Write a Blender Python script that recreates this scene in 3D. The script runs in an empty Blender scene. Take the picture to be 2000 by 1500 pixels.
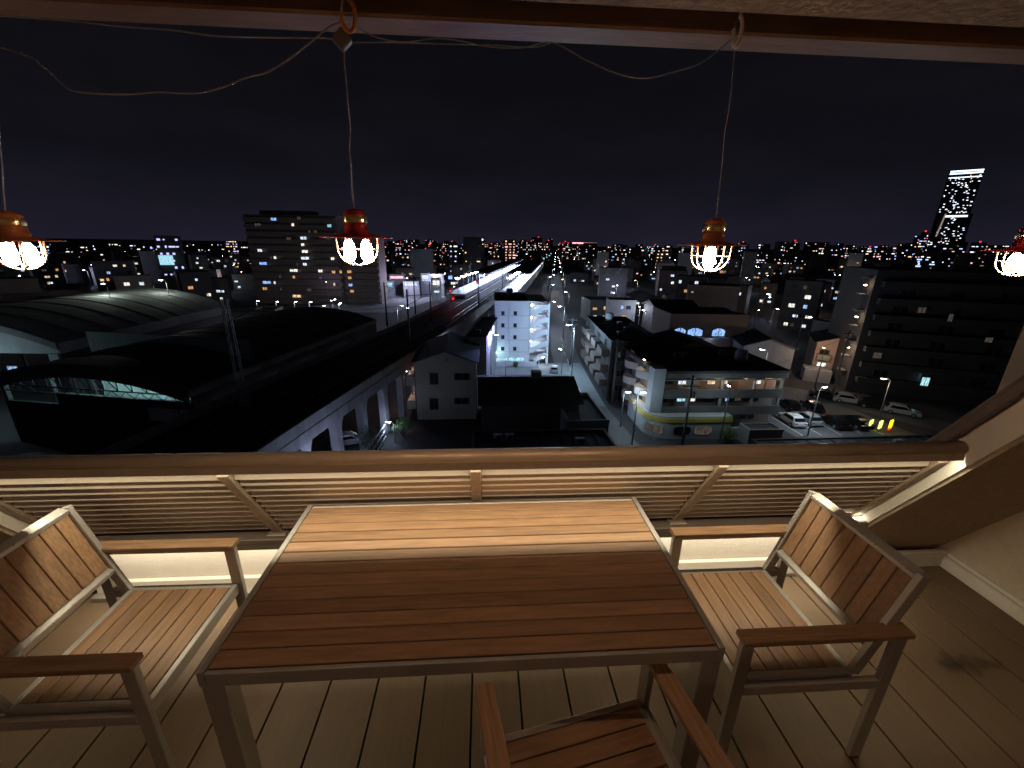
import bpy, bmesh, math, random
from mathutils import Vector, Matrix
random.seed(7)
S = bpy.context.scene
COL = S.collection

# ------------------------------------------------------------------ camera
F_PX, YAW, PITCH, ROLL, EYE = 820.58, .06853, .32137, .015636, 1.82
W_ = Vector((math.sin(YAW)*math.cos(PITCH), math.cos(YAW)*math.cos(PITCH), -math.sin(PITCH)))
r_ = Vector((math.cos(YAW), -math.sin(YAW), 0)); u_ = r_.cross(W_)
R_ = r_*math.cos(ROLL)+u_*math.sin(ROLL); U_ = -r_*math.sin(ROLL)+u_*math.cos(ROLL)
CAM = Vector((0, 0, EYE))
cam = bpy.data.cameras.new('camera'); cam_o = bpy.data.objects.new('camera', cam); COL.objects.link(cam_o)
cam.sensor_width = 36; cam.lens = F_PX/2000*36; cam.clip_start = .02; cam.clip_end = 9000
M = Matrix((R_, U_, -W_)).transposed().to_4x4(); M.translation = CAM
cam_o.matrix_world = M
S.camera = cam_o

# ------------------------------------------------------------------ night sky
w = bpy.data.worlds.new('World'); S.world = w; w.use_nodes = True
nt = w.node_tree; N = nt.nodes; L = nt.links; N.clear()
out = N.new('ShaderNodeOutputWorld'); bg = N.new('ShaderNodeBackground'); bg2 = N.new('ShaderNodeBackground'); add = N.new('ShaderNodeAddShader')
sky = N.new('ShaderNodeTexSky'); sky.sky_type = 'NISHITA'; sky.sun_disc = False
sky.sun_elevation = math.radians(-9); sky.sun_rotation = math.radians(200); sky.altitude = 50
L.new(sky.outputs[0], bg.inputs[0]); bg.inputs[1].default_value = .02
tc = N.new('ShaderNodeTexCoord'); sep = N.new('ShaderNodeSeparateXYZ'); L.new(tc.outputs['Generated'], sep.inputs[0])
rmp = N.new('ShaderNodeValToRGB'); L.new(sep.outputs[2], rmp.inputs[0])
cr = rmp.color_ramp; cr.elements[0].position = 0; cr.elements[0].color = (.0120, .0115, .0215, 1)
cr.elements[1].position = .45; cr.elements[1].color = (.0030, .0030, .0038, 1)
e = cr.elements.new(.14); e.color = (.0058, .0057, .0086, 1)
mp = N.new('ShaderNodeMapping'); mp.inputs['Scale'].default_value = (1.6, 1.6, 5); L.new(tc.outputs['Generated'], mp.inputs[0])
nz = N.new('ShaderNodeTexNoise'); nz.inputs['Scale'].default_value = 2.4; nz.inputs['Detail'].default_value = 7; nz.inputs['Roughness'].default_value = .6
L.new(mp.outputs[0], nz.inputs['Vector'])
rm2 = N.new('ShaderNodeValToRGB'); L.new(nz.outputs[0], rm2.inputs[0])
rm2.color_ramp.elements[0].position = .38; rm2.color_ramp.elements[0].color = (.88, .88, .9, 1)
rm2.color_ramp.elements[1].position = .75; rm2.color_ramp.elements[1].color = (1.25, 1.22, 1.18, 1)
mx = N.new('ShaderNodeMix'); mx.data_type = 'RGBA'; mx.blend_type = 'MULTIPLY'; mx.inputs[0].default_value = 1
L.new(rmp.outputs[0], mx.inputs[6]); L.new(rm2.outputs[0], mx.inputs[7]); L.new(mx.outputs[2], bg2.inputs[0]); bg2.inputs[1].default_value = 1
L.new(bg.outputs[0], add.inputs[0]); L.new(bg2.outputs[0], add.inputs[1]); L.new(add.outputs[0], out.inputs[0])
vs = S.view_settings; vs.view_transform = 'Standard'; vs.look = 'None'; vs.exposure = 0; vs.gamma = 1; vs.use_curve_mapping = False
try: S.display_settings.display_device = 'sRGB'
except Exception: pass
cy = S.cycles
cy.max_bounces = 7; cy.diffuse_bounces = 4; cy.glossy_bounces = 3; cy.transmission_bounces = 4
cy.sample_clamp_indirect = 3; cy.sample_clamp_direct = 0; cy.use_denoising = True; cy.use_light_tree = True
cy.blur_glossy = .5; cy.caustics_reflective = False; cy.caustics_refractive = False

# ------------------------------------------------------------------ helpers
def ray(x, y): return W_+R_*((x-1000)/F_PX)-U_*((y-750)/F_PX)
def atz(x, y, z):
    d = ray(x, y); return CAM+d*((z-EYE)/d.z)
def aty(x, y, Y):
    d = ray(x, y); return CAM+d*(Y/d.y)

MATS = {}
def mat(name, color=(.5, .5, .5), rough=.6, metal=0, noise=0, nscale=6, bump=0, bscale=80, emit=None, es=0, stretch=None, spec=.5, coords='Object', island=0, detail=4):
    if name in MATS: return MATS[name]
    m = bpy.data.materials.new(name); m.use_nodes = True
    n = m.node_tree.nodes; l = m.node_tree.links; b = n['Principled BSDF']
    b.inputs['Base Color'].default_value = (*color, 1); b.inputs['Roughness'].default_value = rough; b.inputs['Metallic'].default_value = metal
    b.inputs['Specular IOR Level'].default_value = spec
    if noise or bump or island:
        t = n.new('ShaderNodeTexCoord'); mpn = n.new('ShaderNodeMapping'); l.new(t.outputs[coords], mpn.inputs[0])
        if stretch: mpn.inputs['Scale'].default_value = stretch
        col = None
        oi = n.new('ShaderNodeObjectInfo')
        av = n.new('ShaderNodeVectorMath'); av.operation = 'ADD'; l.new(mpn.outputs[0], av.inputs[0])
        sc = n.new('ShaderNodeVectorMath'); sc.operation = 'SCALE'; sc.inputs[0].default_value = (37, 17, 23); l.new(oi.outputs['Random'], sc.inputs['Scale']); l.new(sc.outputs[0], av.inputs[1])
        if noise:
            q = n.new('ShaderNodeTexNoise'); q.inputs['Scale'].default_value = nscale; q.inputs['Detail'].default_value = detail; q.inputs['Roughness'].default_value = .62
            l.new(av.outputs[0], q.inputs['Vector'])
            mr = n.new('ShaderNodeMapRange'); mr.inputs[1].default_value = .25; mr.inputs[2].default_value = .75; mr.inputs[3].default_value = 1-noise; mr.inputs[4].default_value = 1+noise
            l.new(q.outputs[0], mr.inputs[0])
            v = mr.outputs[0]
            if island:
                m2 = n.new('ShaderNodeMapRange'); m2.inputs[3].default_value = 1-island; m2.inputs[4].default_value = 1+island; l.new(oi.outputs['Random'], m2.inputs[0])
                mm = n.new('ShaderNodeMath'); mm.operation = 'MULTIPLY'; l.new(v, mm.inputs[0]); l.new(m2.outputs[0], mm.inputs[1]); v = mm.outputs[0]
            k = n.new('ShaderNodeVectorMath'); k.operation = 'SCALE'; k.inputs[0].default_value = color; l.new(v, k.inputs['Scale']); l.new(k.outputs[0], b.inputs['Base Color'])
            rr = n.new('ShaderNodeMapRange'); rr.inputs[3].default_value = max(.05, rough-.12); rr.inputs[4].default_value = min(1, rough+.12); l.new(q.outputs[0], rr.inputs[0]); l.new(rr.outputs[0], b.inputs['Roughness'])
        if bump:
            q2 = n.new('ShaderNodeTexNoise'); q2.inputs['Scale'].default_value = bscale; q2.inputs['Detail'].default_value = 3; l.new(av.outputs[0], q2.inputs['Vector'])
            bp = n.new('ShaderNodeBump'); bp.inputs['Strength'].default_value = bump; bp.inputs['Distance'].default_value = .01; l.new(q2.outputs[0], bp.inputs['Height']); l.new(bp.outputs[0], b.inputs['Normal'])
    if emit:
        b.inputs['Emission Color'].default_value = (*emit, 1); b.inputs['Emission Strength'].default_value = es
    MATS[name] = m
    return m
def glow(name, c, s, sample=False):
    if name in MATS: return MATS[name]
    m = mat(name, (.02, .02, .02), .4, emit=c, es=s)
    m.cycles.emission_sampling = 'AUTO' if sample else 'NONE'
    return m
def litwin(name, c, s):
    """a lit window: curtain folds and furniture shadows vary the light that it gives off"""
    if name in MATS: return MATS[name]
    m = bpy.data.materials.new(name); m.use_nodes = True; n = m.node_tree.nodes; l = m.node_tree.links; b = n['Principled BSDF']
    b.inputs['Base Color'].default_value = (.03, .03, .035, 1); b.inputs['Roughness'].default_value = .2
    t = n.new('ShaderNodeTexCoord'); mpn = n.new('ShaderNodeMapping'); mpn.inputs['Scale'].default_value = (5, 5, 1.5); l.new(t.outputs['Object'], mpn.inputs[0])
    oi = n.new('ShaderNodeObjectInfo'); av = n.new('ShaderNodeVectorMath'); av.operation = 'ADD'
    sc = n.new('ShaderNodeVectorMath'); sc.operation = 'SCALE'; sc.inputs[0].default_value = (37, 17, 23); l.new(oi.outputs['Random'], sc.inputs['Scale'])
    l.new(mpn.outputs[0], av.inputs[0]); l.new(sc.outputs[0], av.inputs[1])
    q = n.new('ShaderNodeTexNoise'); q.inputs['Scale'].default_value = 1.3; l.new(av.outputs[0], q.inputs['Vector'])
    mr = n.new('ShaderNodeMapRange'); mr.inputs[1].default_value = .35; mr.inputs[2].default_value = .65; mr.inputs[3].default_value = .35*s; mr.inputs[4].default_value = 1.25*s
    l.new(q.outputs[0], mr.inputs[0]); l.new(mr.outputs[0], b.inputs['Emission Strength']); b.inputs['Emission Color'].default_value = (*c, 1)
    m.cycles.emission_sampling = 'NONE'; MATS[name] = m
    return m

class MB:
    def __init__(s): s.v = []; s.f = []; s.m = []; s.cur = 0
    def quad(s, a, b, c, d):
        i = len(s.v); s.v += [a, b, c, d]; s.f.append((i, i+1, i+2, i+3)); s.m.append(s.cur); return s
    def poly(s, pts):
        i = len(s.v); s.v += list(pts); s.f.append(tuple(range(i, i+len(pts)))); s.m.append(s.cur); return s
    def hexa(s, p):
        i = len(s.v); s.v += [tuple(q) for q in p]
        for f in ((0, 3, 2, 1), (4, 5, 6, 7), (0, 1, 5, 4), (1, 2, 6, 5), (2, 3, 7, 6), (3, 0, 4, 7)):
            s.f.append(tuple(i+k for k in f)); s.m.append(s.cur)
        return s
    def box(s, x0, x1, y0, y1, z0, z1):
        return s.hexa([(x0, y0, z0), (x1, y0, z0), (x1, y1, z0), (x0, y1, z0), (x0, y0, z1), (x1, y0, z1), (x1, y1, z1), (x0, y1, z1)])
    def bar(s, a, b, wx, wy, up=(0, 0, 1)):
        """rectangular bar from a to b; wx across, wy along up"""
        a = Vector(a); b = Vector(b); d = (b-a).normalized(); up = Vector(up)
        if abs(d.dot(up)) > .98: up = Vector((0, 1, 0))
        x = d.cross(up).normalized()*wx/2; y = x.cross(d).normalized()*wy/2
        return s.hexa([a-x-y, a+x-y, a+x+y, a-x+y, b-x-y, b+x-y, b+x+y, b-x+y])
    def tube(s, pts, r, n=8, caps=True):
        pts = [Vector(p) for p in pts]; rings = []
        rs = r if isinstance(r, (list, tuple)) else [r]*len(pts)
        ref = None
        for k, p in enumerate(pts):
            d = (pts[min(k+1, len(pts)-1)]-pts[max(k-1, 0)]).normalized()
            if ref is None: ref = Vector((0, 0, 1)) if abs(d.z) < .9 else Vector((1, 0, 0))
            x = (ref-d*ref.dot(d)).normalized(); ref = x; y = d.cross(x)
            i = len(s.v)
            for q in range(n):
                t = 2*math.pi*q/n; s.v.append(tuple(p+(x*math.cos(t)+y*math.sin(t))*rs[k]))
            rings.append(i)
        for a, b in zip(rings, rings[1:]):
            for q in range(n):
                s.f.append((a+q, a+(q+1) % n, b+(q+1) % n, b+q)); s.m.append(s.cur)
        if caps:
            s.f.append(tuple(rings[0]+q for q in reversed(range(n)))); s.m.append(s.cur)
            s.f.append(tuple(rings[-1]+q for q in range(n))); s.m.append(s.cur)
        return s
    def lathe(s, prof, n=20, c=(0, 0, 0)):
        rings = []
        for r, z in prof:
            i = len(s.v); rings.append(i)
            for q in range(n):
                t = 2*math.pi*q/n; s.v.append((c[0]+r*math.cos(t), c[1]+r*math.sin(t), c[2]+z))
        for a, b in zip(rings, rings[1:]):
            for q in range(n):
                s.f.append((a+q, a+(q+1) % n, b+(q+1) % n, b+q)); s.m.append(s.cur)
        return s
    def prism(s, poly, z0, z1):
        n = len(poly); i = len(s.v)
        s.v += [(p[0], p[1], z0) for p in poly]+[(p[0], p[1], z1) for p in poly]
        s.f.append(tuple(i+k for k in reversed(range(n)))); s.m.append(s.cur)
        s.f.append(tuple(i+n+k for k in range(n))); s.m.append(s.cur)
        for k in range(n): s.f.append((i+k, i+(k+1) % n, i+n+(k+1) % n, i+n+k)); s.m.append(s.cur)
        return s
    def mesh(s, name, mats, bevel=0, smooth=False, seg=1):
        me = bpy.data.meshes.new(name); me.from_pydata([tuple(v) for v in s.v], [], s.f)
        ms = mats if isinstance(mats, (list, tuple)) else [mats]
        for m in ms: me.materials.append(m)
        if len(ms) > 1: me.polygons.foreach_set('material_index', s.m)
        bm = bmesh.new(); bm.from_mesh(me)
        bmesh.ops.recalc_face_normals(bm, faces=bm.faces)
        if bevel: bmesh.ops.bevel(bm, geom=list(bm.edges), offset=bevel, segments=seg, affect='EDGES', clamp_overlap=True)
        bm.to_mesh(me); bm.free()
        if smooth: me.polygons.foreach_set('use_smooth', [True]*len(me.polygons))
        return me
    def build(s, name, mats, parent=None, bevel=0, smooth=False, seg=1, **kw):
        return link(name, s.mesh(name, mats, bevel, smooth, seg), parent, **kw)
def link(name, data, parent=None, loc=None, rz=None, scale=None, label=None, cat=None, group=None, kind=None, rot=None):
    o = bpy.data.objects.new(name, data); COL.objects.link(o)
    if parent: o.parent = parent
    if loc is not None: o.location = loc
    if rz is not None: o.rotation_euler = (0, 0, rz)
    if rot is not None: o.rotation_euler = rot
    if scale is not None: o.scale = scale
    if label: o['label'] = label
    if cat: o['category'] = cat
    if group: o['group'] = group
    if kind: o['kind'] = kind
    return o
def empty(name, label, cat, loc=(0, 0, 0), rz=0, group=None, kind=None):
    return link(name, None, None, loc, rz, label=label, cat=cat, group=group, kind=kind)
def copy_tree(o, parent=None):
    c = o.copy(); COL.objects.link(c); c.parent = parent
    for ch in list(o.children): copy_tree(ch, c)
    return c
def lamp(name, typ, parent, loc, power, color, size=.1, sy=None, rot=None):
    d = bpy.data.lights.new(name, typ); d.energy = power; d.color = color
    if typ == 'AREA':
        d.shape = 'RECTANGLE'; d.size = size; d.size_y = sy
    else: d.shadow_soft_size = size
    o = bpy.data.objects.new(name, d); COL.objects.link(o)
    if parent: o.parent = parent
    o.location = loc
    if rot: o.rotation_euler = rot
    return o
def smooth_path(pts, n=8):
    P = [Vector(p) for p in pts]; out = []
    for i in range(len(P)-1):
        a = P[max(i-1, 0)]; b = P[i]; c = P[i+1]; d = P[min(i+2, len(P)-1)]
        for k in range(n):
            t = k/n; out.append(.5*((2*b)+(c-a)*t+(2*a-5*b+4*c-d)*t*t+(3*b-a-3*c+d)*t**3))
    out.append(P[-1]); return out

# ------------------------------------------------------------------ materials of the balcony
WOOD = (.262, .152, .083)
wood_x = mat('wood_slat_x', WOOD, .42, noise=.34, nscale=4, stretch=(1.6, 14, 14), bump=.12, bscale=60, island=.16, detail=8)
wood_y = mat('wood_slat_y', WOOD, .42, noise=.42, nscale=5, stretch=(22, 1.2, 22), bump=.12, bscale=60, island=.16, detail=7)
wood_z = mat('wood_slat_z', WOOD, .45, noise=.42, nscale=5, stretch=(22, 22, 1.2), bump=.12, bscale=60, island=.14, detail=7)
alu = mat('champagne_aluminium', (.42, .395, .37), .4, .45, noise=.08, nscale=9, bump=.03, bscale=400)
alu_dark = mat('dark_cap', (.03, .03, .03), .6)
bronze = mat('bronze_railing', (.40, .315, .235), .38, .3, noise=.1, nscale=8, bump=.03, bscale=300)
slat_m = mat('pale_bronze_slat', (.62, .53, .44), .4, .2, noise=.06, nscale=8)
coping_m = mat('brown_coping', (.20, .155, .125), .5, .2, noise=.12, nscale=7)
stucco = mat('beige_stucco', (.62, .53, .41), .9, noise=.09, nscale=14, bump=.3, bscale=160)
stucco_rough = mat('rough_stucco', (.42, .34, .25), .92, noise=.18, nscale=30, bump=1, bscale=70)
plaster = mat('white_plaster', (.72, .68, .60), .85, noise=.06, nscale=6, bump=.2, bscale=150)
track = mat('brown_header_metal', (.30, .175, .11), .5, .15, noise=.35, nscale=7, stretch=(1, 6, 6), bump=.1, bscale=30)
track_dark = mat('dark_brown_metal', (.075, .048, .035), .55, .1, noise=.25, nscale=5)
cable_m = mat('grey_cable', (.42, .43, .45), .45, noise=.15, nscale=30)
red_paint = mat('red_enamel', (.36, .022, .016), .3)
orange_paint = mat('orange_enamel', (.38, .12, .045), .3)
cage_m = mat('wire_cage', (.55, .42, .32), .35, .6)
led_m = glow('led_strip_light', (1, .88, .66), 9)
bulb_m = glow('bulb_light', (1, .66, .42), 400, True)
glass_m = mat('cover_glass', (.9, .9, .9), .05)

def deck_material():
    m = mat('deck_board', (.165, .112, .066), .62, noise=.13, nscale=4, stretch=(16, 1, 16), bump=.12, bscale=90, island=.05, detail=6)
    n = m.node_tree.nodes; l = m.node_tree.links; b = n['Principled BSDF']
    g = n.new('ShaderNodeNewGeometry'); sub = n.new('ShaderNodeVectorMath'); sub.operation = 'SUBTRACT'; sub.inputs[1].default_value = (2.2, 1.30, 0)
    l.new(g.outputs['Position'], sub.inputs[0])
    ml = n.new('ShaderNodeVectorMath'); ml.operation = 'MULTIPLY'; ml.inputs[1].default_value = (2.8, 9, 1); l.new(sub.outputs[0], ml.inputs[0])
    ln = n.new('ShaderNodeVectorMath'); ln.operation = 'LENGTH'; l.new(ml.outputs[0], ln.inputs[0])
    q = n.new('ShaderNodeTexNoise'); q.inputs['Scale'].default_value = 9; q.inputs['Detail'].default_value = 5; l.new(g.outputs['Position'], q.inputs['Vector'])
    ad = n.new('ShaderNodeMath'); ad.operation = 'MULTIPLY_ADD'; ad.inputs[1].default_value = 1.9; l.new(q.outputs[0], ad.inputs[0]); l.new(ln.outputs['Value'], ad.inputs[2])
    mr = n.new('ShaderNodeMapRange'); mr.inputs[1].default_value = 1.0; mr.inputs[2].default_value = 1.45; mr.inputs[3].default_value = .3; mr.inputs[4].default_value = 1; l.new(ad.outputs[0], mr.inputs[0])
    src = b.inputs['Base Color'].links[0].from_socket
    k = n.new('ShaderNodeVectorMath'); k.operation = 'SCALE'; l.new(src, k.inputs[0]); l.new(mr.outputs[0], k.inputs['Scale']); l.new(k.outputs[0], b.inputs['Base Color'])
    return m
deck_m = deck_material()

# ================================================================== BALCONY STRUCTURE
# slope plane of the railing: z = RZ - SL*(y-RY)
RY, RZ, SL = 1.50, 1.018, 1.632
XL, XR = -2.07, 2.06            # sides of the opening in the sloped roof
def sly(z, off=0): return RY+(RZ-z)/SL+off

floor = empty('deck_floor', None, None, kind='structure')
MB().box(-3.4, 2.79, -1.6, 2.05, -.30, -.045).build('subfloor', mat('subfloor_dark', (.03, .025, .02), .9), floor)
x = -3.33; i = 0
while x < 2.78:
    x1 = min(x+.1960, 2.785); cut = [1.0-.78, -.2, -.55, .12, -.9][i % 5]
    if x > 1.55: cut = [.60, .56, .615][i % 3]
    for a, b in ((-1.55, cut-.0015), (cut+.0015, 1.93)):
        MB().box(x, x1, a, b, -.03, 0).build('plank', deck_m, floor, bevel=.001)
    x += .2045; i += 1

# kerb wall under the railing, coping, sloped roof slab left and right of the opening, side walls, ceiling
kerb = MB().box(XL-.0, XR+.0, 1.93, 2.25, -.28, .40).build('parapet_wall', plaster, kind='structure')
sk = MB().box(XL+.003, XR-.003, 1.905, 1.929, .0, .095)
sk.build('skirting', plaster, kerb, bevel=.006)
MB().box(XL+.003, XR-.003, 1.865, 1.929, .001, .028).build('gutter_edge', mat('gutter_metal', (.34, .31, .27), .5, .3, noise=.2, nscale=12), kerb, bevel=.004)
cop = MB().box(XL+.004, XR-.004, 1.775, 2.16, .405, .435).build('coping', coping_m, kerb, bevel=.004)
MB().box(XL+.004, XR-.004, 1.778, 1.792, .372, .404).build('coping_lip', coping_m, kerb, bevel=.002)

def sloped(name, x0, x1, za, zb, off0, off1, m, **kw):
    """slab piece parallel to the railing plane between heights za and zb; off = shift in y"""
    return MB().hexa([(x0, sly(za, off0), za), (x1, sly(za, off0), za), (x1, sly(za, off1), za), (x0, sly(za, off1), za),
                      (x0, sly(zb, off0), zb), (x1, sly(zb, off0), zb), (x1, sly(zb, off1), zb), (x0, sly(zb, off1), zb)]).build(name, m, **kw)
for nm, a, b, s in (('roof_slope_right', XR, 2.86, 1), ('roof_slope_left', -3.4, XL, -1)):
    sl = sloped(nm, a, b, -.2, 3.0, -.10, .075, stucco_rough, kind='structure')
    # reveal lined with smooth plaster facing the opening
    xa, xb = (a-.018, a-.001) if s > 0 else (b+.001, b+.018)
    sloped('reveal_panel', xa, xb, .10, 2.6, -.085, .035, plaster, parent=sl)
    xf = (a-.05, a-.019) if s > 0 else (b+.019, b+.05)
    sloped('edge_flashing', xf[0], xf[1], .44, 2.6, .045, .085, coping_m, parent=sl)
    xe = (a-.030, a-.019) if s > 0 else (b+.019, b+.030)
    sloped('outer_flashing', xe[0] - (.02 if s > 0 else 0), xe[1] + (0 if s > 0 else .02), .44, 2.6, .086, .100, coping_m, parent=sl)
MB().box(2.79, 2.95, -1.6, 1.99, -.28, 2.45).build('side_wall_right', stucco, kind='structure')
MB().box(-3.5, -3.34, -1.6, 1.99, -.28, 2.45).build('side_wall_left', stucco, kind='structure')
bw = bpy.data.objects['side_wall_right']
MB().box(2.75, 2.789, -1.5, 1.92, .0, .075).build('skirting', plaster, bw, bevel=.008)
MB().box(2.772, 2.789, -1.5, 1.92, .0755, .10).build('skirting_cap', plaster, bw, bevel=.005)
MB().box(2.07, 2.788, 1.90, 1.93, .0, .11).build('kerb_trim', plaster, bw, bevel=.006)
hwl = MB().box(-3.5, -1.9, -1.75, -1.6, -.28, 2.45).box(.5, 2.95, -1.75, -1.6, -.28, 2.45).box(-1.9, .5, -1.75, -1.6, 2.08, 2.45).box(-1.9, .5, -1.75, -1.6, -.28, .02).build('house_wall', stucco, kind='structure')
room_m = mat('room_wall', (.62, .55, .46), .9)
rm_ = MB().box(-3.5, 2.95, -6.0, -5.9, -.28, 2.5).box(-3.6, -3.5, -5.9, -1.75, -.28, 2.5).box(2.95, 3.05, -5.9, -1.75, -.28, 2.5).box(-3.5, 2.95, -5.9, -1.75, 2.45, 2.55).box(-3.5, 2.95, -5.9, -1.75, -.28, -.01).build('room', room_m, kind='structure')  # unseen room added behind the open door to house the fill lamp
for fx in (-1.88, -.72, .46): MB().box(fx-.03, fx+.03, -1.72, -1.64, .021, 2.079).build('door_frame', alu, hwl)
cl = MB().lathe([(0, 2.40), (.24, 2.40), (.26, 2.42), (.26, 2.449)], 24, (-.9, -2.6, 0)).build('ceiling_lamp', glow('room_lamp_glow', (1, .78, .52), 6), None, label='unseen round warm fill lamp added in the room behind the open door', cat='lamp')  # unseen lamp, added to brighten the near sides of the furniture
lamp('room_fill_light', 'POINT', cl, (-.9, -2.6, 2.25), 17, (1, .72, .50), .12)
ceil = MB().box(-3.5, 2.95, -1.6, .7345, 2.148, 2.42).build('ceiling', stucco_rough, kind='structure')
# header over the opening: brown metal channel with a lit lower lip, groove and inner lip
hd = MB().box(-3.33, 2.78, .83, .895, 2.160, 2.196).build('header_beam', track, kind='structure', bevel=.004)
MB().box(-3.33, 2.78, .7505, .90, 2.1975, 2.29).build('upper_channel', track_dark, hd, bevel=.003)
MB().box(-3.33, 2.78, .735, .750, 2.153, 2.29).build('inner_lip', track, hd, bevel=.003)
sloped('roof_slope_top', -3.4, 2.86, 2.292, 3.2, -.02, .09, stucco_rough, kind='structure')

# ------------------------------------------------------------------ railing
rail = empty('balcony_railing', 'bronze metal balcony railing with round handrail and sloping slatted bays', 'railing', (0, 0, 0))
MB().tube([(XL+.02, RY, RZ), (XR-.02, RY, RZ)], .030, 24).build('handrail', mat('handrail_tan', (.58, .46, .33), .36, .25, noise=.06, nscale=9), rail, smooth=True)
xa_, xb_ = XL+.025, XR-.025
MB().hexa([(xa_, RY-.0305, RZ-.045), (xb_, RY-.0305, RZ-.045), (xb_, RY-.0285, RZ-.045), (xa_, RY-.0285, RZ-.045),
           (xa_, RY-.0275, RZ-.0135), (xb_, RY-.0275, RZ-.0135), (xb_, RY-.0250, RZ-.0135), (xa_, RY-.0250, RZ-.0135)]).build('light_channel', bronze, rail)
MB().box(XL+.04, XR-.04, RY-.0245, RY-.0175, RZ-.0305, RZ-.0285).build('led_strip', led_m, rail)
lamp('handrail_led', 'AREA', rail, ((XL+XR)/2, RY-.021, RZ-.0312), 22, (1, .88, .62), XR-XL-.1, .006, rot=(math.radians(-36), 0, 0))
posts = [XL+.05, -1.03, -.04, 1.01, XR-.05]
for px in posts:
    pm = MB().bar((px, sly(.955), .955), (px, sly(.437), .437), .045, .06, up=(0, .85, .52))
    pm.build('post', bronze, rail, bevel=.003)
    MB().box(px-.045, px+.045, sly(.437)-.06, sly(.437)+.05, .4355, .443).build('foot_plate', bronze, rail, bevel=.002)
NS = 11
for a, b in zip(posts, posts[1:]):
    for k in range(NS):
        z = .918-.0435*k
        MB().hexa([(a+.023, sly(z)-.011, z-.018), (b-.023, sly(z)-.011, z-.018), (b-.023, sly(z)+.011, z-.018), (a+.023, sly(z)+.011, z-.018),
                   (a+.023, sly(z)-.011, z+.013), (b-.023, sly(z)-.011, z+.013), (b-.023, sly(z)+.011, z+.015), (a+.023, sly(z)+.011, z+.015)]).build('slat', slat_m, rail, bevel=.002)

# strips of light below the coping and along both reveals
ls = MB().box(XL+.03, XR-.03, 1.802, 1.812, .398, .4035).build('led_strip', led_m, None, label='glowing warm LED strip tucked under the coping of the low wall', cat='LED strip')
lamp('coping_led', 'AREA', ls, ((XL+XR)/2, 1.815, .396), 13, (1, .86, .64), XR-XL-.08, .012, rot=(math.radians(4), 0, 0))
for s, xx, nm in ((1, XR-.058, 'glowing LED strip climbing the sloped reveal beside the chair with visible screws'), (-1, XL+.058, 'glowing LED strip along the sloped reveal behind the chair facing the long deck')):
    pts = [(xx-.004*s, sly(z, .030), z) for z in (.44, .95)]
    o = MB().bar(pts[0], pts[1], .008, .010).build('led_strip', led_m, None, label=nm, cat='LED strip')
    mid = (Vector(pts[0])+Vector(pts[1]))/2; ln = (Vector(pts[1])-Vector(pts[0])).length
    d = bpy.data.lights.new('reveal_led', 'AREA'); d.shape = 'RECTANGLE'; d.size = ln; d.size_y = .01; d.energy = 26; d.color = (1, .84, .58)
    lo = bpy.data.objects.new('reveal_led', d); COL.objects.link(lo); lo.parent = o
    xax = (Vector(pts[1])-Vector(pts[0])).normalized(); zax = -Vector((s*.80, -.58, -.1)).normalized()  # lamp shines along -z
    yax = zax.cross(xax).normalized(); zax = xax.cross(yax)
    mm = Matrix((xax, yax, zax)).transposed().to_4x4(); mm.translation = mid+Vector((s*.006, -.007, 0)); lo.matrix_local = mm
o = MB().bar((XR-.02, 1.80, .442), (XR-.10, 1.80, .442), .012, .008).build('led_strip', led_m, None, label='short bright LED corner piece at the foot of the sloped reveal', cat='LED strip')

# ------------------------------------------------------------------ table
TX0, TX1, TY0, TY1, TZ = -.775, .692, .869, 1.632, .72
tb = empty('dining_table', 'large outdoor table with brown slatted top and grey metal frame', 'table', ((TX0+TX1)/2, (TY0+TY1)/2, 0))
hw, hd_ = (TX1-TX0)/2, (TY1-TY0)/2
n = 13; st = (2*hd_-.03)/n
for k in range(n):
    y0 = -hd_+.015+k*st
    MB().box(-hw+.022, hw-.022, y0+.0018, y0+st-.0018, TZ-.022, TZ).build('slat', wood_x, tb, bevel=.0025)
for s in (-1, 1):
    MB().box(min(s*hw, s*(hw-.02)), max(s*hw, s*(hw-.02)), -hd_+.0, hd_, TZ-.05, TZ+.002).build('side_rail', alu, tb, bevel=.002)
    MB().box(-hw+.021, hw-.021, min(s*hd_, s*(hd_-.013)), max(s*hd_, s*(hd_-.013)), TZ-.05, TZ-.003).build('apron', alu, tb, bevel=.002)
    MB().box(-hw+.05, hw-.05, s*.18-.015, s*.18+.015, TZ-.045, TZ-.0235).build('cross_bar', alu, tb)
for sx in (-1, 1):
    for sy in (-1, 1):
        cx, cy_ = sx*(hw-.032), sy*(hd_-.032)
        MB().box(cx-.03, cx+.03, cy_-.03, cy_+.03, .012, TZ-.051).build('leg', alu, tb, bevel=.003)
        MB().box(cx-.026, cx+.026, cy_-.026, cy_+.026, 0, .0115).build('foot_cap', alu_dark, tb)

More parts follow.
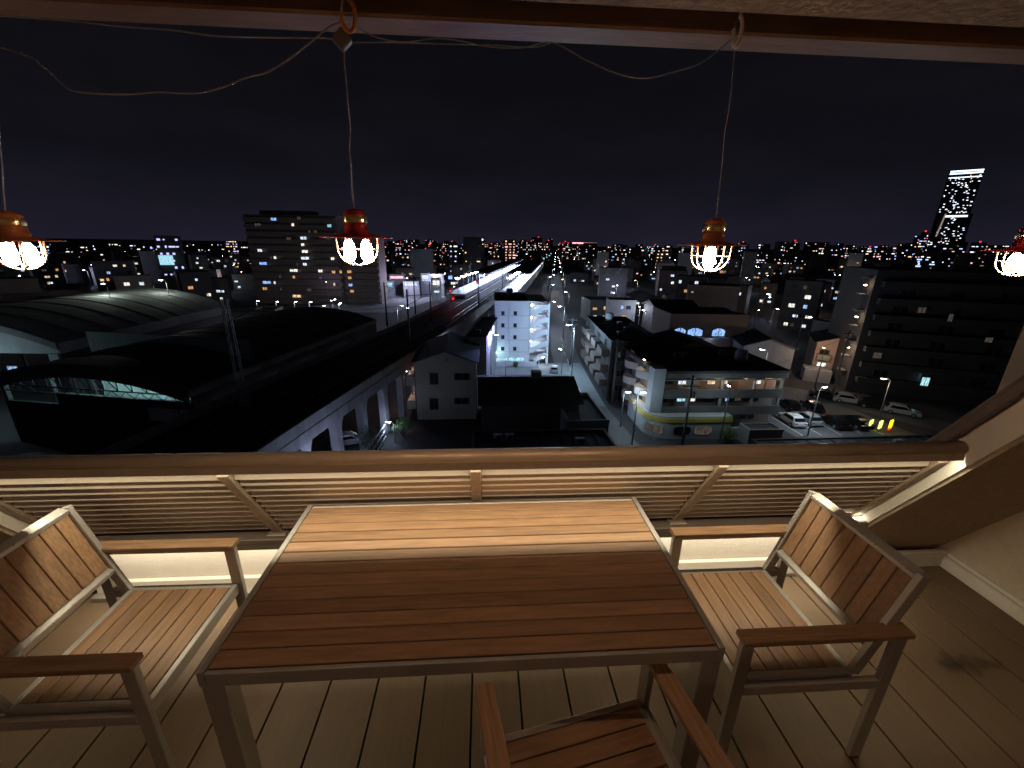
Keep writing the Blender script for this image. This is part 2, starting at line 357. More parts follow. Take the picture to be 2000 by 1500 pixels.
# ------------------------------------------------------------------ chairs (local: faces +y)
def make_chair():
    c = empty('slatted_armchair', '', 'chair')
    for s in (-1, 1):
        x = s*.262
        MB().box(x-.011, x+.011, .225, .268, .008, .606).build('leg', alu, c, bevel=.002)
        MB().box(x-.011, x+.011, -.305, -.262, .008, .606).build('leg', alu, c, bevel=.002)
        for yy in (.2465, -.2835): MB().box(x-.0105, x+.0105, yy-.02, yy+.02, 0, .0075).build('foot_cap', alu_dark, c)
        MB().box(x-.011, x+.011, -.2615, .2245, .585, .606).build('arm_rail', alu, c, bevel=.002)
        MB().box(x-.011, x+.011, -.2615, .2245, .365, .405).build('side_rail', alu, c, bevel=.002)
        MB().box(x-.027, x+.027, -.308, .275, .6065, .628).build('armrest', wood_y, c, bevel=.003)
    MB().box(-.25, .25, .232, .252, .375, .421).build('seat_rail', alu, c, bevel=.002)
    MB().box(-.25, .25, -.182, -.162, .375, .421).build('seat_rail', alu, c, bevel=.002)
    for s in (-1, 1): MB().box(s*.2395-.0105, s*.2395+.0105, -.1615, .2315, .375, .421).build('seat_rail', alu, c, bevel=.002)
    n = 7; st = .392/n
    for k in range(n):
        y0 = -.161+k*st; MB().box(-.2285, .2285, y0+.002, y0+st-.002, .404, .423).build('slat', wood_x, c, bevel=.002)
    # leaning back: line (y,z) from (-.19,.40) to (-.318,.825)
    def bk(t, off=0): return (-.185-.133*t-off*.955, .40+.425*t-off*.30)
    for s in (-1, 1):
        a = bk(.02); b = bk(1)
        MB().bar((s*.2395, a[0], a[1]), (s*.2395, b[0], b[1]), .021, .038, up=(0, 1, .3)).build('back_post', alu, c, bevel=.002)
    for t in (.30, .975):
        a = bk(t); MB().bar((-.2285, a[0], a[1]), (.2285, a[0], a[1]), .038, .022, up=(0, .3, 1)).build('back_rail', alu, c, bevel=.002)
    n = 8; st = .457/n
    for k in range(n):
        x0 = -.2285+(k+.5)*st; a = bk(.335, .002); b = bk(.945, .002)
        MB().bar((x0, a[0], a[1]), (x0, b[0], b[1]), st-.004, .016, up=(0, 1, .3)).build('back_slat', wood_z, c, bevel=.002)
    scr = MB().lathe([(0, .0016), (.0024, .0012), (.0032, 0)], 8).mesh('screw', mat('steel_screw', (.8, .8, .8), .2, 1))
    for k in range(n):
        x0 = -.2285+(k+.5)*st
        for t in (.30, .975):
            a = bk(t); link('screw', scr, c, (x0, a[0]+.0195, a[1]+.003), rot=(math.radians(-90), 0, 0))
    return c
ch = make_chair(); G_CH = 'slatted armchairs around the table'
ch['group'] = G_CH
ch.location = (1.098, 1.245, 0); ch.rotation_euler = (0, 0, math.radians(90)); ch['label'] = 'brown slatted armchair at the table end nearest the beige side wall'
c2 = copy_tree(ch); c2.location = (-1.315, 1.262, 0); c2.rotation_euler = (0, 0, math.radians(-90.5)); c2['label'] = 'slatted armchair at the opposite table end, its back catching a pendant reflection'
c3 = copy_tree(ch); c3.location = (.300, .655, 0); c3.rotation_euler = (0, 0, math.radians(11)); c3['label'] = 'armchair pushed halfway under the long front side of the table'

# ------------------------------------------------------------------ pendant lamps
LY = .80
def ring(r, z, wire=.0022, n=24):
    mb = MB(); pts = [(r*math.cos(2*math.pi*k/n), r*math.sin(2*math.pi*k/n), z) for k in range(n+1)]
    return mb.tube(pts, wire, 6, caps=False)
def make_pendant(shade, spin, label):
    p = empty('pendant_lamp', label, 'lamp', group='caged pendant lamps hung under the header beam')
    # origin = brim height
    MB().lathe([(.0, .0475), (.009, .0465), (.0165, .042), (.0188, .037), (.0188, .016), (.022, .008), (.038, .0028), (.0605, .0012), (.061, -.0008), (.038, .0005), (.016, .004)], 28).build('shade', shade, p, smooth=True)
    MB().lathe([(.0193, .036), (.0199, .034), (.0199, .026), (.0193, .024)], 20).build('collar', mat('brass_collar', (.6, .42, .2), .25, .9), p, smooth=True)
    cg = MB()
    for k in range(3):
        a = k*math.pi/3+.35
        pts = []
        for t in range(13):
            th = math.pi*t/12
            rr = .0350*math.cos(th); zz = -.046*(math.sin(th)**.55) if 0 < t < 12 else 0
            pts.append((rr*math.cos(a), rr*math.sin(a), zz-.001))
        cg.tube(pts, .0014, 6)
    cg.build('cage', cage_m, p, smooth=True)
    ring(.0338, -.020, .0011).build('cage_ring', cage_m, p, smooth=True)
    for s in (-1, 1):
        b = MB().lathe([(.0, -.042), (.006, -.040), (.0098, -.032), (.0102, -.020), (.008, -.010), (.0045, -.004), (.0, -.003)], 12, (s*.0145*math.cos(spin), s*.0145*math.sin(spin), 0))
        b.build('bulb', bulb_m, p, smooth=True)
    return p
def cord_to(p, top, wob):
    dx = Vector(top)-Vector(p.location)
    rnd = random.Random(wob); pts = [Vector((0, 0, .046))]
    for k in range(1, 8):
        t = k/8; pts.append(Vector((0, 0, .046)).lerp(dx, t)+Vector((rnd.uniform(-.0016, .0016), rnd.uniform(-.0016, .0016), 0)))
    pts.append(dx)
    MB().tube(smooth_path(pts, 4), .0009, 6).build('cord', cable_m, p, smooth=True)
spots = [(30, 470, orange_paint, .15, 'caged pendant with amber cap hanging at the dark sky edge above the leftmost chair'),
         (697, 464, red_paint, .1, 'red brimmed pendant hanging from the orange carabiner'),
         (1390, 479, orange_paint, 1.2, 'amber pendant hanging from the white carabiner'),
         (2000, 491, red_paint, .1, 'red brimmed pendant half cut off by the picture edge beside the skyscraper')]
tops = [(-14, 60), (672, 78), (1437, 78), (2090, 90)]
for k, ((px, py, sh, sp, lb), tp) in enumerate(zip(spots, tops)):
    q = aty(px, py, LY); p = make_pendant(sh, sp, lb); p.location = q
    t = aty(tp[0], tp[1], LY); cord_to(p, t, k+3)

def carabiner(px, py, m, label, tilt):
    c = empty('carabiner', label, 'carabiner', aty(px, py, LY-.02))
    pts = [(0, 0, .022), (.009, 0, .014), (.011, 0, 0), (.008, 0, -.016), (0, 0, -.021), (-.007, 0, -.014), (-.009, 0, .0)]
    MB().tube(smooth_path(pts, 4), .003, 8).build('hook', m, c, smooth=True)
    MB().tube([(-.009, 0, .001), (-.003, 0, .021)], .0018, 6).build('gate', mat('steel_gate', (.7, .7, .7), .25, .9), c)
    c.rotation_euler = (0, 0, tilt); return c
carabiner(678, 28, mat('orange_anodised', (.75, .27, .03), .3, .3), 'orange carabiner clipped to the header beam above a pendant', .3)
carabiner(1440, 60, mat('white_anodised', (.75, .68, .58), .35, .2), 'pale carabiner clipped to the header beam', .5)
# connector box
q = aty(668, 78, LY)
b = MB().box(-.011, .011, -.008, .008, -.011, .011).build('junction_box', mat('grey_plastic', (.2, .17, .15), .5), None, bevel=.002, label='small grey plastic junction box hanging beside the orange carabiner', cat='box')
b.location = q; b.rotation_euler = (0, math.radians(45), .2)
def cable(name, pts, r, label, lift=LY):
    P = [aty(a, b_, lift) for a, b_ in pts]
    MB().tube(smooth_path(P, 6), r, 6).build(name, cable_m, None, smooth=True, label=label, cat='cable')
cable('power_cable', [(-60, 80), (0, 92), (60, 112), (100, 145), (135, 174), (180, 182), (250, 184), (310, 180), (380, 182), (430, 172), (480, 152), (520, 142), (560, 118), (600, 88), (640, 55), (672, 40)], .0013, 'loose grey cable sagging low from the orange carabiner into the dark sky')
cable('power_cable', [(-40, 28), (130, 40), (240, 52), (330, 58), (420, 70), (520, 73), (600, 74), (648, 76), (664, 92)], .0012, 'thin grey cable running close below the pinkish header beam', LY+.02)
cable('power_cable', [(676, 38), (700, 55), (740, 74), (790, 82), (850, 75), (900, 80), (960, 92), (1020, 93), (1070, 82), (1100, 92), (1150, 120), (1210, 145), (1260, 153), (1310, 142), (1370, 122), (1435, 72)], .0009, 'dark thin cable looping from the orange carabiner across to the pale one', LY+.01)
cable('power_cable', [(690, 83), (780, 83), (870, 86), (960, 88), (1040, 92), (1075, 84)], .0009, 'short straight cable beside the looping dark one', LY+.03)

# ================================================================== CITY
G = -20.0
conc = mat('concrete', (.33, .33, .33), .85, noise=.25, nscale=.6, bump=.3, bscale=6, stretch=(1, 1, .35))
conc_dark = mat('weathered_concrete', (.16, .155, .15), .9, noise=.3, nscale=.5)
asphalt = mat('asphalt', (.11, .115, .12), .7, noise=.3, nscale=1.5, coords='Generated')
pave = mat('pale_paving', (.26, .265, .26), .8, noise=.2, nscale=.8)
roof_dark = mat('dark_roof', (.035, .033, .034), .75, noise=.3, nscale=2)
roof_flat = mat('flat_roof', (.07, .068, .066), .9, noise=.35, nscale=.8)
roof_metal = mat('arched_metal_roof', (.24, .25, .24), .9, 0, noise=.28, nscale=.9, stretch=(.25, 1, 1))
roof_metal_dark = mat('old_arched_roof', (.05, .05, .05), .7, noise=.3, nscale=.9, stretch=(.25, 1, 1))
white_wall = mat('white_tiled_wall', (.68, .68, .70), .6, noise=.07, nscale=.7, stretch=(1, 1, .3))
cream_wall = mat('cream_siding', (.36, .33, .26), .8, noise=.08, nscale=.9)
pink_wall = mat('pinkish_render', (.52, .37, .29), .85, noise=.1, nscale=.9)
grey_wall = mat('grey_render', (.30, .30, .31), .85, noise=.15, nscale=.7)
brown_wall = mat('brown_tiles', (.17, .125, .105), .7, noise=.18, nscale=.8)
dark_wall = mat('dark_tiles', (.055, .05, .049), .75, noise=.2, nscale=.7)
steel = mat('galvanised_steel', (.28, .29, .30), .5, .5)
steel_dark = mat('dark_steel', (.06, .06, .065), .6, .3)
win_dark = mat('dark_window_glass', (.02, .022, .026), .12)
win_frame = mat('window_frame', (.11, .105, .10), .5, .3)
road_paint = mat('road_paint', (.7, .7, .68), .7, noise=.2, nscale=6)
LIT = {'cool': litwin('window_cool', (.72, .84, 1), 1.3), 'white': litwin('window_white', (1, .95, .86), 1.3), 'warm': litwin('window_warm', (1, .70, .38), 1.0),
       'blue': litwin('window_blue', (.30, .52, 1), 1.3), 'orange': litwin('window_orange', (1, .50, .18), .8), 'cyan': litwin('window_cyan', (.45, .85, 1), 1.1),
       'dim': litwin('window_dim', (.9, .72, .6), .07), 'green': litwin('window_green', (.62, .95, .78), .55), 'pink': litwin('window_pink', (1, .62, .72), 1.4)}
FARM = {k: glow('far_'+k, c, s) for k, c, s in (('cool', (.72, .82, 1), 2.4), ('white', (1, .92, .82), 2.2), ('warm', (1, .66, .36), 1.8), ('blue', (.30, .45, 1), 2.4), ('dim', (.9, .7, .65), .35),
                                                ('red', (1, .03, .06), 2.2), ('pink', (1, .45, .5), 2.0), ('cyan', (.15, .9, 1), 1.3), ('violet', (.55, .5, 1), 1.5))}
lamp_cool = glow('street_light_cool', (.75, .87, 1), 60)
lamp_warm = glow('street_light_warm', (1, .70, .40), 36)
lamp_violet = glow('violet_tube', (.66, .62, 1), 8)

# ---- ground
MB().quad((-7000, -200, G), (7000, -200, G), (7000, 8000, G), (-7000, 8000, G)).build('ground', mat('ground_dark', (.045, .044, .045), .9, noise=.3, nscale=.05), kind='structure')
MB().poly([(-3400/1000, -1.9, -.32), (2.9, -1.9, -.32), (2.9, 2.2, -.32), (-3.4, 2.2, -.32)]).build('balcony_slab', conc, kind='structure')
MB().box(-6, 6, -8, 2.2, G, -.33).build('own_building', conc_dark, None, label='lower storeys of the building that carries the balcony', cat='building')
def strip(name, pts, wdt, z, m, parent=None, **kw):
    mb = MB(); P = [Vector((p[0], p[1], 0)) for p in pts]; Ls = []; Rs = []
    for k in range(len(P)):
        d = (P[min(k+1, len(P)-1)]-P[max(k-1, 0)]).normalized(); nn = Vector((d.y, -d.x, 0))
        Ls.append(P[k]-nn*wdt/2); Rs.append(P[k]+nn*wdt/2)
    for k in range(len(P)-1): mb.quad((*Ls[k].xy, z), (*Rs[k].xy, z), (*Rs[k+1].xy, z), (*Ls[k+1].xy, z))
    return mb.build(name, m, parent, **kw)
street = [(15.2, 40), (14.6, 55), (15.0, 64), (16.9, 86), (21, 115), (27, 155), (60, 355), (140, 840), (330, 2000)]
road = strip('road', street, 5.4, G+.012, asphalt, kind='structure')
for y0, y1, xx in ((60, 63, 14.9), (66, 69, 15.2), (72, 75, 15.8), (78, 81, 16.35), (84, 87, 16.85), (91, 94, 17.7), (98, 101, 18.7)):
    MB().quad((xx-.07, y0, G+.021), (xx+.07, y0, G+.021), (xx+.27, y1, G+.021), (xx+.13, y1, G+.021)).build('lane_marking', road_paint, road)
MB().poly([(-1.0, 61, G+.016), (11.8, 60, G+.016), (12.2, 56, G+.016), (17.2, 55, G+.016), (18.6, 78, G+.016), (0.0, 77.5, G+.016)]).build('forecourt', pave, kind='structure')  # paved court; its pale arm over the crossing imitates lamplight on the road
MB().poly([(38, 42.5, G+.008), (54, 42.5, G+.008), (52, 58, G+.008), (46, 67, G+.008), (40, 67, G+.008), (37, 55, G+.008)]).build('car_park', mat('car_park_asphalt', (.13, .135, .14), .8, noise=.2, nscale=1), kind='structure')
strip('side_road', [(38.5, 66), (44, 64), (50, 60), (56, 53), (60, 46)], 5, G+.012, asphalt, kind='structure')
MB().poly([(-62, 140, G+.008), (-30, 140, G+.008), (-16, 185, G+.008), (-50, 200, G+.008)]).build('station_square', pave, kind='structure')

# ---- window and building helpers
WIN = {}
def winmesh(lit):
    if lit not in WIN:
        mb = MB(); f = .07
        mb.box(0, f, -.05, .05, 0, 1); mb.box(1-f, 1, -.05, .05, 0, 1); mb.box(f, 1-f, -.05, .05, 0, f); mb.box(f, 1-f, -.05, .05, 1-f, 1); mb.box(.475, .525, -.04, .05, f, 1-f)
        mb.cur = 1; mb.quad((f, -.012, f), (1-f, -.012, f), (1-f, -.012, 1-f), (f, -.012, 1-f))
        WIN[lit] = mb.mesh('window', [win_frame, LIT[lit] if lit else win_dark])
    return WIN[lit]
def window(par, face, u, v, ww, hh, lit=None, dims=None, name='window'):
    w, d = dims
    if face == 'f': loc = (u, -.012, v); rz = 0
    elif face == 'l': loc = (-.012, d-u, v); rz = -math.pi/2
    elif face == 'r': loc = (w+.012, u, v); rz = math.pi/2
    return link(name, winmesh(lit), par, loc, rz, (ww, 1, hh))
def building(name, label, x, y, rz, w, d, h, m, roofm=None, cat='building', group=None, roof='flat', z0=G, par=.5):
    b = empty(name, label, cat, (x, y, z0), rz, group)
    if roof == 'gable':       # ridge runs front to back
        rise = roof_rise = par
        mb = MB(); mb.hexa([(0, 0, 0), (w, 0, 0), (w, d, 0), (0, d, 0), (0, 0, h), (w, 0, h), (w, d, h), (0, d, h)])
        mb.poly([(0, 0, h), (w, 0, h), (w/2, 0, h+rise)]); mb.poly([(0, d, h), (w/2, d, h+rise), (w, d, h)])
        mb.build('wall', m, b)
        o = .45; t = .16; k = rise/(w/2); mb = MB()
        mb.hexa([(-o, -o, h-o*k+.02), (w/2, -o, h+rise+.02), (w/2, d+o, h+rise+.02), (-o, d+o, h-o*k+.02), (-o, -o, h-o*k+t), (w/2, -o, h+rise+t), (w/2, d+o, h+rise+t), (-o, d+o, h-o*k+t)])
        mb.hexa([(w/2+.004, -o, h+rise+.02), (w+o, -o, h-o*k+.02), (w+o, d+o, h-o*k+.02), (w/2+.004, d+o, h+rise+.02), (w/2+.004, -o, h+rise+t), (w+o, -o, h-o*k+t), (w+o, d+o, h-o*k+t), (w/2+.004, d+o, h+rise+t)])
        mb.build('roof', roofm or roof_dark, b)
    elif roof == 'side':      # ridge runs left to right
        rise = par; mb = MB(); mb.box(0, w, 0, d, 0, h); mb.poly([(0, 0, h), (0, d/2, h+rise), (0, d, h)]); mb.poly([(w, 0, h), (w, d, h), (w, d/2, h+rise)]); mb.build('wall', m, b)
        o = .45; t = .16; k = rise/(d/2); mb = MB()
        mb.hexa([(-o, -o, h-o*k+.02), (w+o, -o, h-o*k+.02), (w+o, d/2, h+rise+.02), (-o, d/2, h+rise+.02), (-o, -o, h-o*k+t), (w+o, -o, h-o*k+t), (w+o, d/2, h+rise+t), (-o, d/2, h+rise+t)])
        mb.hexa([(-o, d/2+.004, h+rise+.02), (w+o, d/2+.004, h+rise+.02), (w+o, d+o, h-o*k+.02), (-o, d+o, h-o*k+.02), (-o, d/2+.004, h+rise+t), (w+o, d/2+.004, h+rise+t), (w+o, d+o, h-o*k+t), (-o, d+o, h-o*k+t)])
        mb.build('roof', roofm or roof_dark, b)
    else:
        MB().box(0, w, 0, d, 0, h).build('wall', m, b)
        t = .22; mb = MB(); mb.box(t, w-t, t, d-t, h+.01, h+.06)
        r = mb.build('roof', roofm or roof_flat, b)
        mb = MB(); q = -.04
        mb.box(q, w-q, q, t, h+.003, h+par); mb.box(q, w-q, d-t, d-q, h+.003, h+par); mb.box(q, t, t+.002, d-t-.002, h+.003, h+par); mb.box(w-t, w-q, t+.002, d-t-.002, h+.003, h+par)
        mb.build('parapet', m, r)
    return b
SL_MESH = {}
def street_lamp(x, y, h, label, group=None, warm=False, power=0, color=None, arm=1.0, az=0, z0=G, size=.35):
    key = (h, warm, arm)
    p = empty('street_lamp', label, 'street lamp', (x, y, z0), az, group)
    if key not in SL_MESH:
        SL_MESH[key] = (MB().tube([(0, 0, 0), (0, 0, h*.5), (0, 0, h-.15)], [.10, .08, .05], 8).tube([(0, 0, h-.16), (arm*.5, 0, h+.05), (arm, 0, h+.08)], .04, 6).mesh('pole', steel, smooth=True),
                        MB().box(arm-.1, arm+.55, -.13, .13, h+.02, h+.14).mesh('lamp_head', steel), MB().box(arm-.05, arm+.5, -.11, .11, h-.05, h+.018).mesh('lens', lamp_warm if warm else lamp_cool))
    a, b, c = SL_MESH[key]
    link('pole', a, p); hd2 = link('lamp_head', b, p); link('lens', c, hd2)
    if power: lamp('street_light', 'POINT', p, (arm+.22, 0, h-.45), power, color or (.75, .88, 1), size)
    return p
def mast(name, x, y, z0, h, wdt, label, m=None, lattice=True, group=None, cat='mast'):
    b = empty(name, label, cat, (x, y, z0), .2, group); m = m or steel
    if lattice:
        mb = MB(); c = wdt/2; k = int(h/(wdt*1.6)); tp = .55
        for sx in (-1, 1):
            for sy in (-1, 1): mb.bar((sx*c, sy*c, 0), (sx*c*tp, sy*c*tp, h), .07, .07)
        mb.build('legs', m, b); bb = MB()
        for i in range(k):
            za, zb = h*i/k, h*(i+1)/k; ca, cb = c*(1-(1-tp)*i/k), c*(1-(1-tp)*(i+1)/k); s = 1 if i % 2 else -1
            bb.bar((-s*ca, -ca, za), (s*cb, -cb, zb), .04, .04); bb.bar((-s*ca, ca, za), (s*cb, cb, zb), .04, .04)
            bb.bar((-ca, -s*ca, za), (-cb, s*cb, zb), .04, .04); bb.bar((ca, -s*ca, za), (cb, s*cb, zb), .04, .04)
        bb.build('bracing', m, b)
    else:
        MB().tube([(0, 0, 0), (0, 0, h)], [.16, .10], 8).build('pole', m, b, smooth=True)
    mb = MB(); mb.bar((-.2, 0, h-.8), (3.2, 0, h-.6), .08, .08); mb.bar((0, 0, h-2), (2.6, 0, h-.7), .05, .05); mb.build('bracket', m, b)
    return b

# ---- railway viaduct
VP = [(-19.2, 6), (-17.1, 18), (-15.65, 27.2), (-14.45, 33.5), (-12.75, 41.6), (-9.5, 55.5), (-6.05, 70.5), (-4.0, 79.5), (-1.0, 97), (2.6, 117), (8, 148), (22, 230), (45, 365), (110, 750)]
via = empty('railway_viaduct', 'long concrete railway viaduct with arched openings curving towards the station', 'viaduct')
def offs(pts, o):
    out = []
    for k in range(len(pts)):
        a = Vector(pts[max(k-1, 0)]); b = Vector(pts[min(k+1, len(pts)-1)]); d = (b-a).normalized(); nn = Vector((d.y, -d.x)); out.append(Vector(pts[k])+nn*o)
    return out
def sweep(name, pts, o0, o1, z0, z1, m, **kw):
    A = offs(pts, o0); B = offs(pts, o1); mb = MB()
    for k in range(len(pts)-1):
        mb.hexa([(*A[k], z0), (*B[k], z0), (*B[k+1], z0), (*A[k+1], z0), (*A[k], z1), (*B[k], z1), (*B[k+1], z1), (*A[k+1], z1)])
    return mb.build(name, m, via, **kw)
via_m = mat('viaduct_concrete', (.36, .365, .38), .85, noise=.3, nscale=.9, bump=.2, bscale=8, stretch=(1, 1, .25))
sweep('parapet', VP, -.25, 0, -13.0, -12.0, via_m)
sweep('parapet', VP, -11.0, -10.75, -13.0, -12.2, via_m)
sweep('deck', VP, -10.74, -.26, -13.35, -12.9, mat('ballast', (.028, .026, .025), .95, noise=.4, nscale=3))
sweep('edge_girder', VP, -1.1, .05, -14.0, -13.001, via_m)
sweep('edge_girder', VP, -11.0, -9.9, -14.0, -13.36, via_m)
for o in (-2.6, -3.7, -6.9, -8.0): sweep('rail', VP, o-.04, o+.04, -12.895, -12.75, mat('rail_steel', (.35, .33, .32), .3, .9))
cols = [27.6, 32.5, 37.4, 42.3, 47.2, 52.1, 57.2, 62.5, 68]
def via_at(y):
    for (x0, y0), (x1, y1) in zip(VP, VP[1:]):
        if y0 <= y <= y1: t = (y-y0)/(y1-y0); return Vector((x0+(x1-x0)*t, y)), Vector((x1-x0, y1-y0)).normalized()
for yc in cols:
    for side in (-.55, -10.4):
        p, d = via_at(yc); nn = Vector((d.y, -d.x)); c = p+nn*side; hw2 = .42
        mb = MB(); prof = [(-hw2, G), (hw2, G), (hw2, -15.2), (hw2+.14, -14.7), (hw2+.55, -14.001), (-hw2-.55, -14.001), (-hw2-.14, -14.7), (-hw2, -15.2)]
        fr = [(c.x+d.x*a+nn.x*.40, c.y+d.y*a+nn.y*.40, z) for a, z in prof]; bk_ = [(c.x+d.x*a-nn.x*.40, c.y+d.y*a-nn.y*.40, z) for a, z in prof]
        mb.poly(fr); mb.poly(bk_[::-1]); k = len(prof)
        for i in range(k): mb.quad(fr[i], fr[(i+1) % k], bk_[(i+1) % k], bk_[i])
        mb.build('column', via_m, via)
# overhead line masts along the track
for x, y, h, lb in ((-22.3, 38, 15.5, 'tall lattice mast standing between the dark shed and the viaduct'),):
    mast('lattice_mast', x, y, -18.5, h, .75, lb, lattice=True, group='overhead line masts of the railway')
for x, y, h, lb in ((-9.9, 55.6, 9.0, 'slim overhead line pole rising beside the gabled house'), (-10.5, 84, 7.6, 'overhead line pole behind the red signal'), (-1.2, 97.5, 8, 'overhead line pole near the platform ends'),
                    (-14.8, 92, 8, 'far side overhead line pole beside the station square'), (-17.8, 78, 8, 'far side overhead line pole nearest the dark shed roof'), (6, 140, 8.2, 'overhead line pole beside the platform canopy')):
    mast('line_pole', x, y, -12.9, h, .3, lb, lattice=False, group='overhead line poles of the railway', m=steel_dark, cat='pole')
for px, py, yy, lb in ((880, 568, 112, 'upper red railway signal glowing before the platforms'), (885, 583, 100, 'lower red railway signal above the rails'), (932, 552, 128, 'small red signal seen between the platforms')):
    q = aty(px, py, yy); s = empty('railway_signal', lb, 'signal', (q.x, q.y, -12.9))
    hh = q.z+12.9
    MB().tube([(0, 0, 0), (0, 0, hh+.8)], .07, 6).build('post', steel_dark, s); MB().box(-.35, .35, -.05, .1, hh-.5, hh+1.0).build('backboard', steel_dark, s)
    MB().lathe([(0, .2), (.16, .12), (.2, 0), (.16, -.12), (0, -.2)], 10, (0, -.2, hh)).build('red_light', FARM['red'], s)
    lamp('signal_light', 'POINT', s, (0, -.6, hh), 60, (1, .03, .03), .1)

# ---- station with two lit platforms
stn = empty('railway_station', 'brightly lit elevated station with two long platform canopies', 'station', (0, 0, 0))
stw = mat('platform_white', (.42, .43, .48), .5, noise=.5, nscale=.45, detail=6)
def along(y, off):
    p, d = via_at(y); nn = Vector((d.y, -d.x)); return p+nn*off
for o0, o1, ya, yb in ((-13.5, -8.2, 118, 300), (.4, 6.2, 122, 300)):
    for nm, z0, z1, grow, m, y0, y1 in (('platform', -13.0, -11.55, 0, stw, ya, yb), ('canopy', -8.35, -8.05, 1.5, roof_dark, ya+34, yb)):
        a, b, c, d = along(y0, o0-grow), along(y0, o1+grow), along(y1, o1+grow), along(y1, o0-grow)
        MB().hexa([(*a, z0), (*b, z0), (*c, z0), (*d, z0), (*a, z1), (*b, z1), (*c, z1), (*d, z1)]).build(nm, m, stn)
    for sgn, oo in ((-1, o0-1.55), (1, o1+1.55)):
        a, b = along(ya+34, oo), along(yb, oo); MB().bar((*a, -8.1), (*b, -8.1), .12, .5).build('canopy_fascia', stw, stn)
    om = (o0+o1)/2
    for k in range(14):
        y = ya+36+k*11; p = along(y, om); MB().box(p.x-.18, p.x+.18, p.y-.18, p.y+.18, -11.54, -8.36).build('pillar', stw, stn)
        for s in (-1.6, 1.6):
            a, b = along(y+1, om+s), along(y+8, om+s); MB().bar((*a, -8.55), (*b, -8.55), .22, .1).build('tube_light', lamp_cool, stn)
    p0, p1 = along(ya+12, om), along(yb-30, om); mid = (p0+p1)/2; dd = p1-p0
    lamp('platform_light', 'AREA', stn, (mid.x, mid.y, -8.7), 20000, (.56, .66, 1), 3.0, dd.length, rot=(0, 0, math.atan2(-dd.x, dd.y)))
    for k in range(5):
        p = along(ya+3+k*7, om); MB().tube([(p.x, p.y, -11.54), (p.x, p.y, -7.6)], .07, 6).build('lamp_post', steel, stn); MB().box(p.x-.7, p.x+.7, p.y-.12, p.y+.12, -7.6, -7.45).build('tube_light', lamp_cool, stn)
        lamp('platform_lamp', 'POINT', stn, (p.x, p.y, -7.9), 320, (.56, .66, 1), .3)
    for k in range(6):
        y = ya+38+k*13; p = along(y, om+.6); MB().box(p.x-1.1, p.x+1.1, p.y-.08, p.y+.08, -9.6, -8.95).build('platform_sign', LIT['cool'], stn)
a, b = along(104, 7.2), along(300, 7.2)
MB().bar((*a, -11.2), (*b, -11.2), .25, 2.6).build('noise_wall', conc, stn)

# ---- the two arched sheds
def shed(name, label, ox, oy, ang, wd, ln, ze, rise, roofm, fas, seg=18, gb=.75):
    r = empty(name, label, 'shed', (ox, oy, 0), ang)          # local: x from 0 to -wd, y from 0 to ln
    def arc(t): return (-wd*t, ze+rise*(1-(2*t-1)**2))
    mb = MB()
    for k in range(seg):
        (xa, za), (xb, zb) = arc(k/seg), arc((k+1)/seg); mb.quad((xa, -.8, za), (xa, ln, za), (xb, ln, zb), (xb, -.8, zb))
    mb.build('roof', roofm, r)
    n = int(ln/4)
    for q in range(n+1):
        mb = MB(); y = -.7+q*(ln/n)
        pts = [(arc(k/seg)[0], y, arc(k/seg)[1]+.03) for k in range(seg+1)]; mb.tube(pts, .05, 4); mb.build('roof_seam', roofm, r)
    MB().box(-.12, .12, -.8, ln, ze-fas, ze+.05).build('fascia', conc, r); MB().box(-wd-.12, -wd+.12, -.8, ln, ze-fas, ze+.05).build('fascia', conc, r)
    mb = MB()
    for k in range(seg):
        (xa, za), (xb, zb) = arc(k/seg), arc((k+1)/seg)
        mb.hexa([(xa, -.95, za-gb), (xb, -.95, zb-gb), (xb, -.82, zb-gb), (xa, -.82, za-gb), (xa, -.95, za+.12), (xb, -.95, zb+.12), (xb, -.82, zb+.12), (xa, -.82, za+.12)])
    mb.build('gable_arch', conc_dark if roofm is roof_metal_dark else conc, r)
    for k in range(0, n+1): 
        y = k*(ln/n)
        for xx in (-.35, -wd+.35): MB().box(xx-.2, xx+.2, y-.2, y+.2, G, ze-fas-.002).build('column', steel_dark, r)
    MB().box(-.3, -.12, .3, ln, G, ze-fas-.004).build('side_wall', dark_wall, r)
    return r, arc
s2, arc2 = shed('arched_shed', 'dark arched shed with a lit opening and exposed roof truss', -28.9, 41.6, math.radians(-11.5), 23.5, 41, -12.3, 2.0, roof_metal_dark, .7, gb=1.35)
tr = MB(); seg = 14
for k in range(seg):
    (xa, za), (xb, zb) = arc2(k/seg), arc2((k+1)/seg); zl = -13.0
    tr.bar((xa, -.5, zl), (xb, -.5, zl), .10, .12)
    if 0 < k: tr.bar((xa, -.5, zl), (xa, -.5, za-.9), .07, .07)
    tr.bar((xa, -.5, zl), (xb, -.5, zb-.7), .06, .06)
    tr.bar((xa, -.5, -13.7), (xb, -.5, -13.7), .10, .10); tr.bar((xa, -.5, -13.7), ((xa+xb)/2, -.5, zl), .05, .05); tr.bar(((xa+xb)/2, -.5, zl), (xb, -.5, -13.7), .05, .05)
tr.build('truss', steel_dark, s2)
ib = MB().quad((-.6, 9, G), (-23, 9, G), (-23, 9, -9.3), (-.6, 9, -9.3)).build('inner_wall', mat('shed_inner', (.42, .52, .47), .8, noise=.2, nscale=.6), s2)
